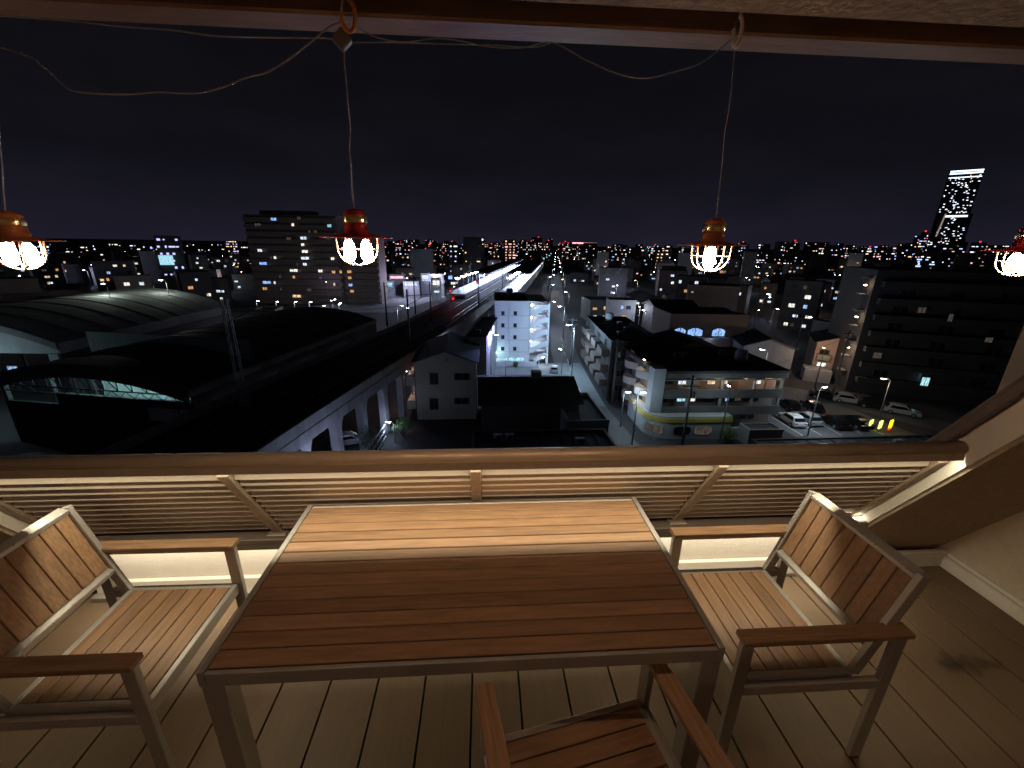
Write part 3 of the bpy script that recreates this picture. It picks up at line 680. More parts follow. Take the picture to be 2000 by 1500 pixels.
for x, z, wv, hv, k in ((-19.6, -13.2, 1.6, 1.1, 'white'), (-17.7, -12.9, 1.2, 1.0, 'warm'), (-15.0, -13.4, 1.3, 1.0, 'blue'), (-21.0, -13.8, 1.0, .8, 'cool'), (-10.2, -12.5, 1.0, 1.2, 'blue'), (-12.2, -12.9, 1.2, .8, 'cyan')):
    link('lit_panel', winmesh(k), s2, (x, 8.97, z), 0, (wv, 1, hv))
for x in (-8.5, -13.5, -18.5):
    MB().box(x-.9, x+.9, 5.4, 5.6, -12.2, -12.1).build('tube_light', lamp_cool, s2); lamp('shed_light', 'POINT', s2, (x, 5.5, -12.5), 560 if x < -12 else 150, (.50, .93, 1), .3)
MB().box(-23.3, -16.5, -.3, -.05, G, -15.0).box(-16.49, -.2, -.3, -.05, G, -13.72).build('front_wall', dark_wall, s2)
MB().box(-5.6, -2.2, -.45, -.31, -16.0, -14.6).build('pale_panel', mat('pale_sheet', (.45, .47, .42), .8), s2); MB().box(-1.9, -.8, -.45, -.31, -15.8, -14.6).build('pale_panel', MATS['pale_sheet'], s2)
s1, arc1 = shed('arched_shed', 'lighter arched shed roof with pale fascia beyond the dark shed', -52.6, 55.0, math.radians(-3.0), 30, 33, -10.7, 3.3, roof_metal, 1.25)
MB().poly([(-.4, -.6, -12)]+[(arc1(k/16)[0]*.985-.3, -.6, arc1(k/16)[1]-.75) for k in range(17)]+[(-29.6, -.6, -12)]).build('gable_sheet', mat('pale_gable', (.55, .62, .62), .7, noise=.15, nscale=.8), s1)
MB().box(-1.6, -.4, -.75, -.62, -13.4, -12.02).build('gable_post', MATS['pale_gable'], s1)
lamp('gable_light', 'POINT', s1, (-9, -5.5, -14.2), 900, (.66, .88, 1), .4)
MB().box(-9.2, -8.8, -5.7, -5.3, G, -14.0).build('lamp_post', steel_dark, s1)
link('window', winmesh('blue'), s1, (-7.4, -.62, -15.2), 0, (1.4, 1, 1.6))
for px, py, yy in ((180, 606, 74), (300, 592, 80), (270, 596, 79)):
    pass
street_lamp(-63, 76, 14.5, 'floodlight pole shining on the lighter arched roof', warm=False, power=420, color=(.9, 1, .85), arm=.8, az=2.6)
street_lamp(-59, 84, 14.5, 'second floodlight pole at the far edge of the lighter arched roof', warm=False, power=320, color=(.9, 1, .85), arm=.8, az=3.0)

# ---- gabled cream house
hs = building('gabled_house', 'cream gabled house with four dark windows beside the viaduct', -8.7, 51, 0, 7.6, 11, 7.75, cream_wall, roof_dark, roof='gable', par=1.35, cat='house')
for u, v, a, b in ((1.75, 4.75, 1.15, 1.65), (1.6, 1.35, 1.15, 1.65), (4.85, 5.35, 2.0, .95), (4.75, 2.1, 2.0, .9)): window(hs, 'f', u, v, a, b, None, (7.6, 11))
MB().lathe([(0, .15), (.1, .12), (.1, -.12), (0, -.15)], 8, (3.9, -.06, 7.9)).build('vent', steel, hs)
for z in (1.2, 4.4): MB().box(-1.35, -.003, .8, 4.2, z, z+1.05).build('balcony', cream_wall, hs); MB().box(-1.3, -.004, .8, .9, z+1.06, z+1.16).build('balcony_rail', steel, hs)
MB().tube([(7.66, -.06, 0), (7.66, -.06, 7.5)], .05, 6).build('drain_pipe', steel_dark, hs); MB().tube([(-.06, -.06, 0), (-.06, -.06, 7.5)], .05, 6).build('drain_pipe', steel_dark, hs)

# ---- dark low buildings in front
a1 = building('low_house', 'low house with black tiled roof in front of the lit forecourt', -.3, 44.5, .02, 11.2, 10.5, 4.6, dark_wall, roof_dark, roof='side', par=1.4, cat='house')
MB().box(6.2, 7.4, 4.6, 5.6, 5.2, 6.9).build('chimney', dark_wall, a1)
a2 = building('flat_annex', 'small flat roofed annex with pale parapet beside the street', 8.9, 41.2, .03, 4.6, 9.0, 3.4, grey_wall, roof_flat, par=.45, cat='building')
a3 = building('flat_building', 'dark flat roof just below the railing', -1.2, 30.5, .0, 13.2, 7.5, 4.1, conc_dark, roof_flat, par=.25)
a4 = building('low_warehouse', 'black warehouse roof filling the lower dark corner below the viaduct', -40, 22, math.radians(-10), 17, 12, 4.5, dark_wall, roof_dark, roof='side', par=1.2)

# ---- white five storey apartment with outside stairs
wa = building('white_apartment', 'white five storey apartment block with zigzag outside stairs, lit blue', 1.9, 78, -.02, 6.7, 15, 11.55, white_wall, roof_dark, par=.35)
for r, z in enumerate((9.25, 7.0, 4.75, 2.5)):
    for cidx, u in enumerate((1.25, 3.55)):
        window(wa, 'f', u, z, .62, .78, None, (6.7, 15))
for z in (9.4, 7.1, 4.8, 2.5):
    MB().box(-1.2, -.003, .6, 3.8, z-1.0, z).build('balcony', white_wall, wa)
MB().box(6.72, 10.3, 2.6, 15, 0, 11.5).build('rear_wing', white_wall, wa)
MB().box(10.02, 10.3, -.0, 2.598, 0, 11.5).build('stair_side_wall', white_wall, wa)
for k in range(5):
    z = 2.3*k
    if k: MB().box(6.705, 10.01, .9, 2.59, z-.12, z).build('landing', white_wall, wa)
    if k < 4 or True:
        if k: MB().box(6.705, 7.5, -.10, .02, z-.12, z+.95).build('landing_parapet', white_wall, wa)
        MB().hexa([(7.5, -.12, z+.05), (9.3, -.12, z+1.15), (9.3, .0, z+1.15), (7.5, .0, z+.05), (7.5, -.12, z+1.0), (9.3, -.12, z+2.1), (9.3, .0, z+2.1), (7.5, .0, z+1.0)]).build('stair_flight', white_wall, wa)
        MB().box(9.3, 10.0, -.12, 0, z+1.1, z+2.1).build('landing_parapet', white_wall, wa)
    if k:
        MB().lathe([(0, .14), (.12, .08), (.12, -.08), (0, -.14)], 8, (7.05, 1.6, z+1.75)).build('stair_lamp', lamp_cool, wa)
        lamp('stair_light', 'POINT', wa, (7.6, 1.2, z+1.5), 26, (.85, .92, 1), .12)
gf = MB().quad((2.0, -.02, .55), (5.6, -.02, .55), (5.6, -.02, 1.15), (2.0, -.02, 1.15)).build('lit_ground_floor', LIT['cyan'], wa)
MB().quad((.6, -.02, .6), (1.9, -.02, .6), (1.9, -.02, 1.05), (.6, -.02, 1.05)).build('lit_ground_floor', LIT['cyan'], wa)
MB().box(-.4, 7.9, -2.3, -2.15, 0, 1.0).build('front_wall', white_wall, wa)
MB().box(8.2, 9.8, -2.6, -1.0, 2.0, 2.15).build('entrance_canopy', white_wall, wa)
for xx in (8.3, 9.7): MB().box(xx-.08, xx+.08, -2.55, -2.4, 0, 1.99).build('canopy_post', white_wall, wa)
for p in ((.15, -.9, 2.75), (9.1, -1.7, 1.7)):
    MB().lathe([(0, .16), (.14, .1), (.14, -.1), (0, -.16)], 8, p).build('wall_lamp', lamp_cool, wa)
lamp('wall_light', 'POINT', wa, (.5, -1.3, 2.5), 150, (.5, .88, 1), .2); lamp('wall_light', 'POINT', wa, (9.0, -1.9, 1.5), 70, (.8, .9, 1), .15)
MB().box(-1.2, .5, -1.9, -1.75, .1, 1.5).build('lit_sign', LIT['white'], wa)
for xx in (.12, 2.75, 6.55): MB().tube([(xx, -.07, .2), (xx, -.07, 11.4)], .05, 6).build('drain_pipe', white_wall, wa)
for z in (2.3, 4.6, 6.9, 9.2): MB().box(.2, 6.5, -.018, -.002, z-.03, z+.03).build('floor_joint', grey_wall, wa)
# apartment's neighbour behind, and lamps on the street
street_lamp(15.2, 69.4, 9.0, 'tall street lamp on a dark pole at the lit crossing', power=3000, color=(.46, .74, 1), arm=.9, az=math.pi-.3)
street_lamp(12.0, 62.2, 6.5, 'thin short lamp pole at the corner of the forecourt', power=120, color=(.75, .95, 1), arm=.6, az=math.pi*.6)
street_lamp(1.0, 63.0, 8.5, 'street lamp throwing violet light on the white apartment front', power=1500, color=(.36, .37, 1), arm=1.0, az=.8)
street_lamp(19.0, 99.0, 8.0, 'street lamp farther up the narrow street', power=900, color=(.8, .9, 1), arm=1, az=math.pi)
# row of violet lights on the wall beside the viaduct
vw = building('narrow_block', 'narrow dark block with three glowing violet lamps on its wall', -2.9, 60.5, -.12, 3.2, 18, 8.6, grey_wall, roof_dark, par=.3)
for k, (u, z) in enumerate(((3.0, 7.1), (6.0, 7.3), (9.5, 7.6))):
    MB().box(3.205, 3.34, u, u+.5, z-.1, z+1.2).build('violet_lamp', lamp_violet, vw); lamp('violet_light', 'POINT', vw, (3.8, u+.25, z+.4), 45, (.6, .6, 1), .2)
# lamps that light the viaduct flank
for x, y, h, pw, c, az, lb in ((-10.3, 44.5, 2.4, 130, (.55, .66, 1), 2.6, 'low lamp shining through the green shrubs below the viaduct'), (-11.2, 32.5, 4.0, 380, (.56, .64, 1), 3.0, 'street lamp under the railing lighting the viaduct arches'),
                              (-9.75, 54.3, 5.6, 150, (1, .5, .42), 3.1, 'reddish lamp between the cream house and the viaduct'), (-5.6, 66, 6.2, 420, (.66, .72, 1), 2.8, 'lamp behind the gabled house lighting the viaduct parapet')):
    street_lamp(x, y, h, lb, power=pw, color=c, arm=.6, az=az)

# ---- right hand apartment with lit galleries
ra = empty('gallery_apartment', 'three storey apartment with open galleries and warm ceiling lamps above the shop', 'building', (20.3, 46, G), 0)
Wd, Dp = 15.9, 12
MB().box(0, Wd, 1.5, Dp, 0, 7.7).build('wall', brown_wall, ra)
MB().box(-.3, Wd+.3, -.25, Dp, 7.705, 8.0).build('roof', roof_dark, ra)
for k, z in enumerate((2.3, 4.6, 6.85)):
    if k < 2 or True: MB().box(0.6, Wd, 0, 1.495, z-2.35 if k == 0 else z-.12, z-2.2 if k == 0 else z).build('gallery_floor', conc, ra)
for z0, z1 in ((2.35, 3.45), (4.55, 5.65)): MB().box(.9, Wd, -.08, .08, z0, z1).build('gallery_parapet', mat('parapet_grey', (.13, .125, .12), .85, noise=.15, nscale=1), ra)
MB().box(.9, Wd, -.1, .1, 7.05, 7.70).build('gallery_parapet', MATS['parapet_grey'], ra)
for xx in (4.0, 8.2, 12.2, 15.6): MB().box(xx, xx+.2, .1, .4, 2.3, 7.04).build('pier', conc, ra)
pil = MB().box(-.6, .85, -.35, 1.2, 0, 8.3).build('corner_pillar', mat('pillar_grey', (.36, .38, .40), .8, noise=.1, nscale=.8), ra)
wl = [(3.3, 5.75, 1.1, 1.0, 'cool'), (4.6, 5.75, 1.3, 1.0, 'dim'), (7.0, 5.75, 1.1, 1.0, 'warm'), (9.0, 5.75, .7, 1.0, 'warm'), (13.0, 5.75, 1.0, .95, 'white'), (3.4, 3.5, 1.5, 1.0, 'cyan'), (5.1, 3.5, .8, 1.0, 'white'), (9.7, 3.5, .5, 1.0, 'blue'), (10.9, 3.5, .9, 1.0, 'dim'),
      (1.2, 3.4, 1.2, 1.0, None), (7.0, 3.4, 1.2, 1.0, None), (12.6, 3.4, 1.5, 1.0, None), (4.5, 1.1, 1.8, 1.0, None), (8.0, 1.1, 2.0, 1.0, None), (12.0, 1.1, 2.0, 1.0, None), (1.2, 5.75, 1.6, 1.0, None)]
for u, v, a, b, k in wl: link('window', winmesh(k), ra, (u, 1.485, v), 0, (a, 1, b))
for u in (10.2, 6.2, 14.6): MB().box(u, u+.8, 1.42, 1.49, 4.62, 6.6).build('door', mat('wood_door', (.16, .07, .03), .6, noise=.2, nscale=3), ra)
for u in (4.8, 7.9, 11.3, 14.2, 15.85):
    MB().lathe([(0, .1), (.16, .05), (.16, -.02), (0, -.06)], 8, (u, .75, 6.92)).build('ceiling_lamp', lamp_warm, ra); lamp('gallery_light', 'POINT', ra, (u, .7, 6.7), 38, (1, .74, .46), .1)
for k, z in enumerate((2.6, 4.9, 7.1)):    # rounded balconies on the street side
    for q in (0, 1):
        y0 = 2.0+q*4.5; pts = [(-.005, y0)]+[(-1.15*math.sin(math.pi*t/8), y0+3.4*t/8) for t in range(1, 8)]+[(-.005, y0+3.4)]
        MB().prism(pts, z-.95, z+.0).build('balcony', mat('balcony_white', (.55, .54, .52), .8), ra)
        link('window', winmesh('dim' if (k+q) % 2 else None), ra, (-.02, y0+3, z+.05), -math.pi/2, (1.4, 1, 1.1))
    MB().lathe([(0, .08), (.12, .04), (.12, -.02), (0, -.06)], 8, (-.4, 3.6, z+1.25)).build('balcony_lamp', lamp_warm, ra); lamp('balcony_light', 'POINT', ra, (-.9, 3.6, z+1.0), 12, (1, .86, .74), .1)
# shop with rounded corner
sh = empty('corner_shop', 'corner shop with rounded front, yellow fascia and oval windows', 'shop', (19.8, 45.5, G), 0)
def rounded(o): 
    pts = [(9.5+o, .0), (9.5+o, -1.2-o), (2.2, -1.2-o)]
    for t in range(1, 8): a_ = math.pi/2*t/8; pts.append((2.2-(2.6+o)*math.sin(a_), 1.4-(2.6+o)*math.cos(a_)))
    pts += [(-.4-o, 1.4), (-.4-o, 6.5), (.5, 6.5), (.5, .0)]
    return pts
MB().prism(rounded(0), 0, 2.1).build('wall', mat('shop_wall', (.52, .56, .56), .6), sh)
MB().prism(rounded(.10), 2.103, 2.62).build('fascia', mat('yellow_fascia', (.62, .50, .10), .6, noise=.1, nscale=1), sh)
MB().prism(rounded(.04), 2.623, 2.85).build('roof_edge', mat('shop_edge', (.45, .47, .45), .7), sh)
def oval(x, z, a, b): return [(x+a*math.copysign(abs(math.cos(t*math.pi/10))**.6, math.cos(t*math.pi/10)), -1.21, z+b*math.copysign(abs(math.sin(t*math.pi/10))**.6, math.sin(t*math.pi/10))) for t in range(20)]
for x_, k in ((3.6, None), (6.2, 'dim')):
    mb = MB(); P = oval(x_, 1.05, 1.05, .55); Q = [(p[0], p[1]-.05, p[2]) for p in P]
    mb.poly(Q[::-1]); [mb.quad(P[i], P[(i+1) % 20], Q[(i+1) % 20], Q[i]) for i in range(20)]
    mb.build('window', LIT[k] if k else win_dark, sh)
for t in (.35, .62):
    a_ = math.pi/2*t; cx, cy2 = 2.2-2.63*math.sin(a_), 1.4-2.63*math.cos(a_); wv = MB().quad((-.55, 0, .6), (.55, 0, .6), (.55, 0, 1.6), (-.55, 0, 1.6)).build('window', LIT['dim'], sh, loc=(cx, cy2, 0), rz=-a_)
MB().box(9.6, 15.5, -1.6, -1.45, 0, 1.5).build('yard_wall', white_wall, sh)
street_lamp(27.0, 42.2, 7.2, 'slim street lamp in front of the shop yard', power=150, color=(.7, .9, 1), arm=.5, az=1.2)
street_lamp(17.2, 48.0, 4.6, 'low bright lamp at the alley beside the rounded shop', power=170, color=(.65, .82, 1), arm=.4, az=.3)
street_lamp(17.0, 43.0, 6.4, 'alley lamp nearest the railing beside the shop corner', power=200, color=(.65, .88, 1), arm=.4, az=.1)
# utility poles
def utility_pole(x, y, h, label):
    p = empty('utility_pole', label, 'utility pole', (x, y, G), random.uniform(-.4, .4), 'utility poles along the streets')
    MB().tube([(0, 0, 0), (0, 0, h)], [.17, .11], 8).build('pole', conc_dark, p, smooth=True)
    for z in (h-.5, h-1.3): MB().box(-.9, .9, -.05, .05, z, z+.1).build('crossarm', steel_dark, p)
    for s in (-.7, -.3, .3, .7): MB().lathe([(.0, .0), (.05, .03), (.03, .1), (.05, .15), (0, .2)], 6, (s, 0, h-.4)).build('insulator', stw, p)
    MB().lathe([(0, 0), (.24, .02), (.24, .7), (0, .74)], 10, (.36, 0, h-2.6)).build('transformer', steel, p)
    return p
for x, y, h, lb in ((22.6, 42.2, 8.6, 'dark utility pole standing before the shop windows'), (18.6, 56.5, 9.5, 'utility pole beside the dark balcony block'), (53.8, 58.0, 10.5, 'utility pole in front of the pink gabled house'), (16.4, 77, 9, 'utility pole on the narrow street beyond the crossing')): utility_pole(x, y, h, lb)

# ---- dark block along the street, houses behind
rb = building('balcony_block', 'dark four storey block with dim balconies beside the lit street', 18.2, 58, -.07, 7.5, 22, 8.6, dark_wall, roof_dark, par=.3)
for k in range(3):
    for q in range(4):
        MB().box(-1.1, -.003, 1+q*5.2, 4.6+q*5.2, 1.7+2.3*k, 2.75+2.3*k).build('balcony', brown_wall, rb)
        window(rb, 'l', 17.6-q*5.2, 2.8+2.3*k, 1.6, .95, 'dim' if (k*4+q) % 5 == 2 else None, (7.5, 22))
for k in range(3): window(rb, 'f', 1.0, 1.2+2.3*k, 1.2, 1.1, None, (7.5, 22)); window(rb, 'f', 4.6, 1.2+2.3*k, 1.3, 1.0, 'cool' if k == 0 else None, (7.5, 22))
rc = building('twin_gable_house', 'grey house with small twin gables behind the gallery apartment', 22.5, 60.5, .05, 6, 9, 7.6, grey_wall, roof_dark, roof='gable', par=1.6, cat='house')
rc2 = building('gabled_house', 'dim gabled house with one dark window above the gallery roof', 27.5, 62, -.05, 9.5, 9, 6.6, cream_wall, roof_dark, roof='gable', par=1.3, cat='house')
window(rc2, 'f', 5.4, 4.4, 1.5, 1.2, None, (9.5, 9))
rd = building('arcade_building', 'dark building with a row of blue lit arched windows', 35.5, 78, -.05, 15, 10, 9.3, brown_wall, roof_dark, par=.4)
for u, a in ((1.0, 2.3), (3.6, 3.0), (8.4, 2.6)):
    P = [(u, -.03, 5.5)]+[(u+a*t/8, -.03, 6.5+.5*math.sin(math.pi*t/8)) for t in range(9)]+[(u+a, -.03, 5.5)]
    MB().poly(P).build('arched_window', LIT['blue'], rd)
    for t in (0, .5, 1): MB().box(u+a*t-.06, u+a*t+.06, -.1, -.035, 5.4, 7.0).build('mullion', steel_dark, rd)
MB().box(.5, 11.5, -1.0, -.14, 5.1, 5.35).build('ledge', conc, rd)
lamp('arcade_light', 'POINT', rd, (8.0, -1.2, 4.6), 60, (.55, .65, 1), .2)
re_ = building('pink_house', 'salmon pink three storey gabled house with small dark windows', 59.0, 69.5, -.55, 7.6, 9, 6.2, pink_wall, roof_dark, roof='gable', par=1.3, cat='house')
for u, v in ((4.3, 4.6), (5.7, 3.7), (5.3, 1.9), (3.0, 4.9)): window(re_, 'f', u, v, .55, .5, None, (7.6, 9))
for v in (.9, 3.2): MB().box(.3, 2.3, -.9, -.003, v, v+.9).build('balcony', cream_wall, re_); window(re_, 'f', .6, v+.9, 1.5, .8, 'white' if v < 1 else None, (7.6, 9))
MB().box(-1.5, 2.4, -4.5, -1.0, 0, 2.1).build('garage', grey_wall, re_)
street_lamp(55.0, 63.0, 6.5, 'warm street lamp lighting the pink gabled house', warm=True, power=560, color=(1, .72, .52), arm=.8, az=1.0)
rf_ = building('gabled_house', 'pale gable of a dim house between the arcade and the pink house', 46, 70, -.3, 8, 9, 5.4, grey_wall, roof_dark, roof='gable', par=1.4, cat='house')

# ---- large dark apartment at the far side
rg = building('dark_apartment', 'large dark apartment slab with few lit windows behind the car park', 58.5, 61, math.radians(-24), 58, 14, 18.2, dark_wall, roof_dark, par=.8)
for k in range(7):
    MB().box(.8, 57, -1.2, -.003, 1.9+2.45*k, 2.75+2.45*k).build('balcony_band', mat('dark_parapet', (.055, .05, .048), .85, noise=.15, nscale=.5), rg)
    for q in range(9):
        if random.random() < .8: window(rg, 'f', 3+q*6+random.uniform(-.4, .4), 2.76+2.45*k, 2.2, 1.3, 'dim' if random.random() < .05 else None, (58, 14))
    for z in (0,): MB().box(-1.0, -.05, 1.0, 2.6, 3.0+2.45*k, 3.1+2.45*k).build('stair_landing', conc, rg)
    if k % 2: MB().lathe([(0, .1), (.2, .05), (.2, -.05), (0, -.1)], 8, (-.6, 1.4, 4.4+2.45*k)).build('stair_lamp', lamp_warm, rg); lamp('stair_light', 'POINT', rg, (-.7, .8, 4.1+2.45*k), 9, (1, .85, .75), .1)
for px, py, a, b, k in ((1790, 740, .9, 1.5, 'cyan'), (1698, 690, 1.0, 1.0, 'dim'), (1985, 630, 1.3, 2.2, 'dim'), (1975, 665, 1.3, 2.2, 'dim'), (1965, 695, 1.0, 1.8, 'dim'), (1842, 618, .5, 1.2, 'dim'), (1783, 603, .9, .9, 'dim'), (1912, 660, .8, .8, 'dim')):
    n_ = Vector((-math.sin(math.radians(24)), -math.cos(math.radians(24)), 0)); o_ = Vector((58.5, 61, G)); d_ = ray(px, py); t_ = (o_-CAM).dot(n_)/d_.dot(n_); q = CAM+d_*t_
    loc = Matrix.Rotation(math.radians(24), 3, 'Z') @ (q-o_); link('lit_window', winmesh(k), rg, (loc.x, -1.22, loc.z-b/2), 0, (a*1.2, 1, b*1.0))

# ---- cars
car_g = mat('car_glass', (.01, .012, .014), .08); tyre = mat('tyre', (.02, .02, .02), .9); rim = mat('rim', (.4, .4, .42), .35, .8)
def car_meshes(paint):
    L2, H1, H2 = 2.1, .78, 1.42
    def body(prof, w0, w1):
        mb = MB(); k = len(prof); a = [(p[0], -w0 if p[1] < .9 else -w1, p[1]) for p in prof]; b = [(p[0], w0 if p[1] < .9 else w1, p[1]) for p in prof]
        mb.poly(a[::-1]); mb.poly(b); [mb.quad(a[i], a[(i+1) % k], b[(i+1) % k], b[i]) for i in range(k)]; return mb
    low = body([(-2.1, .3), (2.1, .3), (2.14, .55), (2.05, .74), (1.0, .86), (-1.75, .88), (-2.08, .82), (-2.13, .5)], .85, .85).mesh('body', paint, bevel=.07, seg=2, smooth=True)
    cab = body([(-1.85, .87), (1.0, .87), (.35, 1.38), (-.2, 1.46), (-1.0, 1.44), (-1.5, 1.30)], .80, .66).mesh('cabin', paint, bevel=.05, seg=2, smooth=True)
    gl = MB()
    for s in (-1, 1): gl.poly([(-1.45, s*.80, .93), (.75, s*.80, .93), (.25, s*.705, 1.32), (-1.25, s*.705, 1.30)])
    gl.poly([(1.0, -.72, .92), (1.0, .72, .92), (.42, .62, 1.37), (.42, -.62, 1.37)]); gl.poly([(-1.87, .7, .95), (-1.87, -.7, .95), (-1.50, -.6, 1.30), (-1.50, .6, 1.30)])
    for i in range(len(gl.v)):
        x, y, z = gl.v[i]; gl.v[i] = (x*1.012, y*1.03, z+.01)
    return low, cab, gl.mesh('windows', car_g)
wh = MB().lathe([(0, -.1), (.30, -.1), (.32, -.06), (.32, .06), (.30, .1), (0, .1)], 16).mesh('wheel', tyre, smooth=True); rm = MB().lathe([(0, .105), (.12, .11), (.19, .104)], 12).mesh('rim', rim, smooth=True)
hl = MB().box(-.04, .04, -.17, .17, -.06, .06).mesh('headlight', mat('lamp_glass', (.75, .78, .8), .1)); tl = MB().box(-.04, .04, -.15, .15, -.07, .07).mesh('tail_light', mat('tail_red', (.35, .01, .01), .2))
PA = {k: car_meshes(mat('car_'+k, c, .22, .1)) for k, c in (('white', (.75, .76, .78)), ('black', (.012, .012, .014)), ('silver', (.38, .39, .41)), ('blue', (.03, .06, .14)))}
def car(x, y, rz, paint, label, group='cars in the car park', s=.95):
    c = empty('parked_car', label, 'car', (x, y, G+.012), rz, group); c.scale = (s,)*3
    a, b, g = PA[paint]; link('body', a, c); link('cabin', b, c); link('windows', g, c)
    for px in (-1.3, 1.3):
        for sy in (-1, 1): q = link('wheel', wh, c, (px, sy*.80, .32), rot=(math.radians(-90*sy), 0, 0)); link('rim', rm, q)
    for sy in (-1, 1): link('headlight', hl, c, (2.06, sy*.6, .66)); link('tail_light', tl, c, (-2.09, sy*.62, .72))
    return c
car(-15.3, 44.2, .35, 'white', 'white car parked under the viaduct arch', None)
for x, y, rz, p, lb in ((40.2, 48.5, 1.5, 'white', 'white car at the lit near edge of the car park'), (42.6, 48.8, 1.55, 'silver', 'silver car second from the lit edge of the car park'), (45.4, 47.6, 1.5, 'black', 'black car in the middle of the lit parking bays'),
                        (48.2, 47.4, 1.5, 'black', 'black car beside the yellow signs'), (43.6, 53.5, 1.3, 'black', 'black car in the second bay row'), (46.6, 53.0, 1.3, 'black', 'dark car close to the side road kerb'),
                        (52.0, 57.4, -.6, 'black', 'dark car below the salmon house garage'), (54.4, 55.6, -.6, 'silver', 'silver car in the row before the dark slab'), (56.4, 53.4, -.65, 'black', 'black car in the row before the dark slab'), (58.2, 51.0, -.7, 'silver', 'last silver car in the row before the dark slab'),
                        (39.0, 55.0, 1.2, 'blue', 'dark blue car beside the gallery apartment')):
    car(x, y, rz, p, lb)
car(12.6, 72.5, 1.4, 'silver', 'silver car stopped in front of the white apartment entrance', None, .8)
for (x0, y0, x1, y1) in ((39, 44.6, 39, 50.5), (41.4, 44.6, 41.4, 50.5), (44, 44.6, 44, 50.5), (46.8, 44.6, 46.8, 50.5), (49.5, 44.6, 49.5, 50.5)):
    MB().quad((x0-.06, y0, G+.014), (x0+.06, y0, G+.014), (x1+.06, y1, G+.014), (x1-.06, y1, G+.014)).build('bay_marking', road_paint, bpy.data.objects['car_park'])
street_lamp(39.6, 44.6, 6.2, 'white floodlight over the near parking bays', power=900, color=(.72, .88, 1), arm=.8, az=.4)
street_lamp(53.5, 49.5, 5.6, 'warm lamp beside the yellow signs', warm=True, power=110, color=(1, .78, .5), arm=.5, az=2.5)
street_lamp(44.5, 61.5, 6.5, 'bluish lamp over the side road', power=220, color=(.7, .8, 1), arm=.8, az=2.0)
for x, y, c, lb in ((48.6, 45.7, (.75, .95, .2), 'pale green lit parking sign nearest the parked cars'), (49.6, 45.4, (.8, .95, .25), 'second pale green lit parking sign'), (51.2, 45.6, (1, .80, .02), 'bright yellow lit parking sign with red foot')):
    s_ = empty('parking_sign', lb, 'sign', (x, y, G), .5, 'lit parking signs')
    MB().box(-.42, .42, -.08, .08, .5, 1.5).build('panel', glow('sign_%d' % int(x*10), c, 1.5), s_); MB().box(-.06, .06, -.05, .05, 0, .498).build('post', steel, s_)
    if c[0] == 1: MB().box(-.42, .42, -.085, .085, .22, .495).build('red_panel', glow('sign_red', (1, .08, .01), 1.0), s_)
ft = building('front_roof', 'black flat roof across the lower edge before the car park', 28, 31.0, .02, 36, 7.2, 2.7, dark_wall, roof_dark, par=.15)
fs = building('yard_shed', 'little grey yard shed below the gallery apartment', 30.2, 42.0, 0, 4.0, 2.0, 1.9, grey_wall, roof_flat, par=.2, cat='shed')

# ---- shrubs
def shrub(x, y, z0, r, h, label, m, seed, count=900):
    rn = random.Random(seed); s = empty('shrub', label, 'shrub', (x, y, z0)); mb = MB()
    lumps = [(rn.uniform(-.6, .6)*r, rn.uniform(-.6, .6)*r, rn.uniform(.35, .85)*h, rn.uniform(.35, .6)*r) for _ in range(9)]
    for _ in range(count):
        a, b, c, q = rn.choice(lumps); v = Vector((rn.gauss(0, 1), rn.gauss(0, 1), rn.gauss(0, .9))).normalized()*q*rn.uniform(.6, 1.05)
        p = Vector((a, b, c))+v; p.z = max(p.z, .05); t = Vector((rn.gauss(0, 1), rn.gauss(0, 1), rn.gauss(0, .6))).normalized(); u2 = t.orthogonal().normalized(); l = rn.uniform(.10, .2)
        mb.poly([tuple(p), tuple(p+t*l*.5+u2*l*.3), tuple(p+t*l), tuple(p+t*l*.5-u2*l*.3)])
    mb.build('foliage', m, s)
    st_ = MB(); [st_.tube([(0, 0, 0), (a*.5, b*.5, c*.55), (a, b, c)], [.05, .035, .015], 5) for a, b, c, q in lumps]; st_.build('stem', mat('bark', (.06, .045, .03), .9), s)
leaf = mat('leaf_green', (.05, .09, .03), .6, noise=.3, nscale=3); leaf2 = mat('leaf_bright', (.07, .13, .03), .6, noise=.3, nscale=3)
for x, y, r, h, m, sd, lb in ((-11.8, 41.5, 2.0, 3.2, leaf, 1, 'bushy dark shrub beside the white car'), (-9.6, 45.8, 1.2, 2.6, leaf2, 2, 'green shrub glowing in the low lamp light'), (-.6, 68.5, 1.5, 3, leaf, 3, 'shrub at the corner of the forecourt'),
                              (28.4, 43.3, 1.1, 1.9, leaf2, 4, 'small shrub in the shop yard'), (5.8, 75.0, .5, 1.1, leaf2, 5, 'little bush before the white front wall'), (-3.5, 71, 1.6, 4.5, leaf, 6, 'tall shrub beside the violet lamps')):
    shrub(x, y, G, r, h, lb, m, sd)
# white stair and fence beside the viaduct
fn = empty('steel_fence', 'pale steel fence and steps below the viaduct arches', 'fence', (-11.6, 38.0, G), 0)
for k in range(7): MB().box(-.2+k*.02, .0+k*.02, k*1.2, k*1.2+.08, 0, 2.6-.12*k).build('post', steel, fn)
for z in (.5, 1.4, 2.3): MB().bar((-.05, 0, z), (.1, 7.4, z*.82), .07, .16).build('panel_rail', mat('pale_steel', (.6, .62, .64), .5, .2), fn)

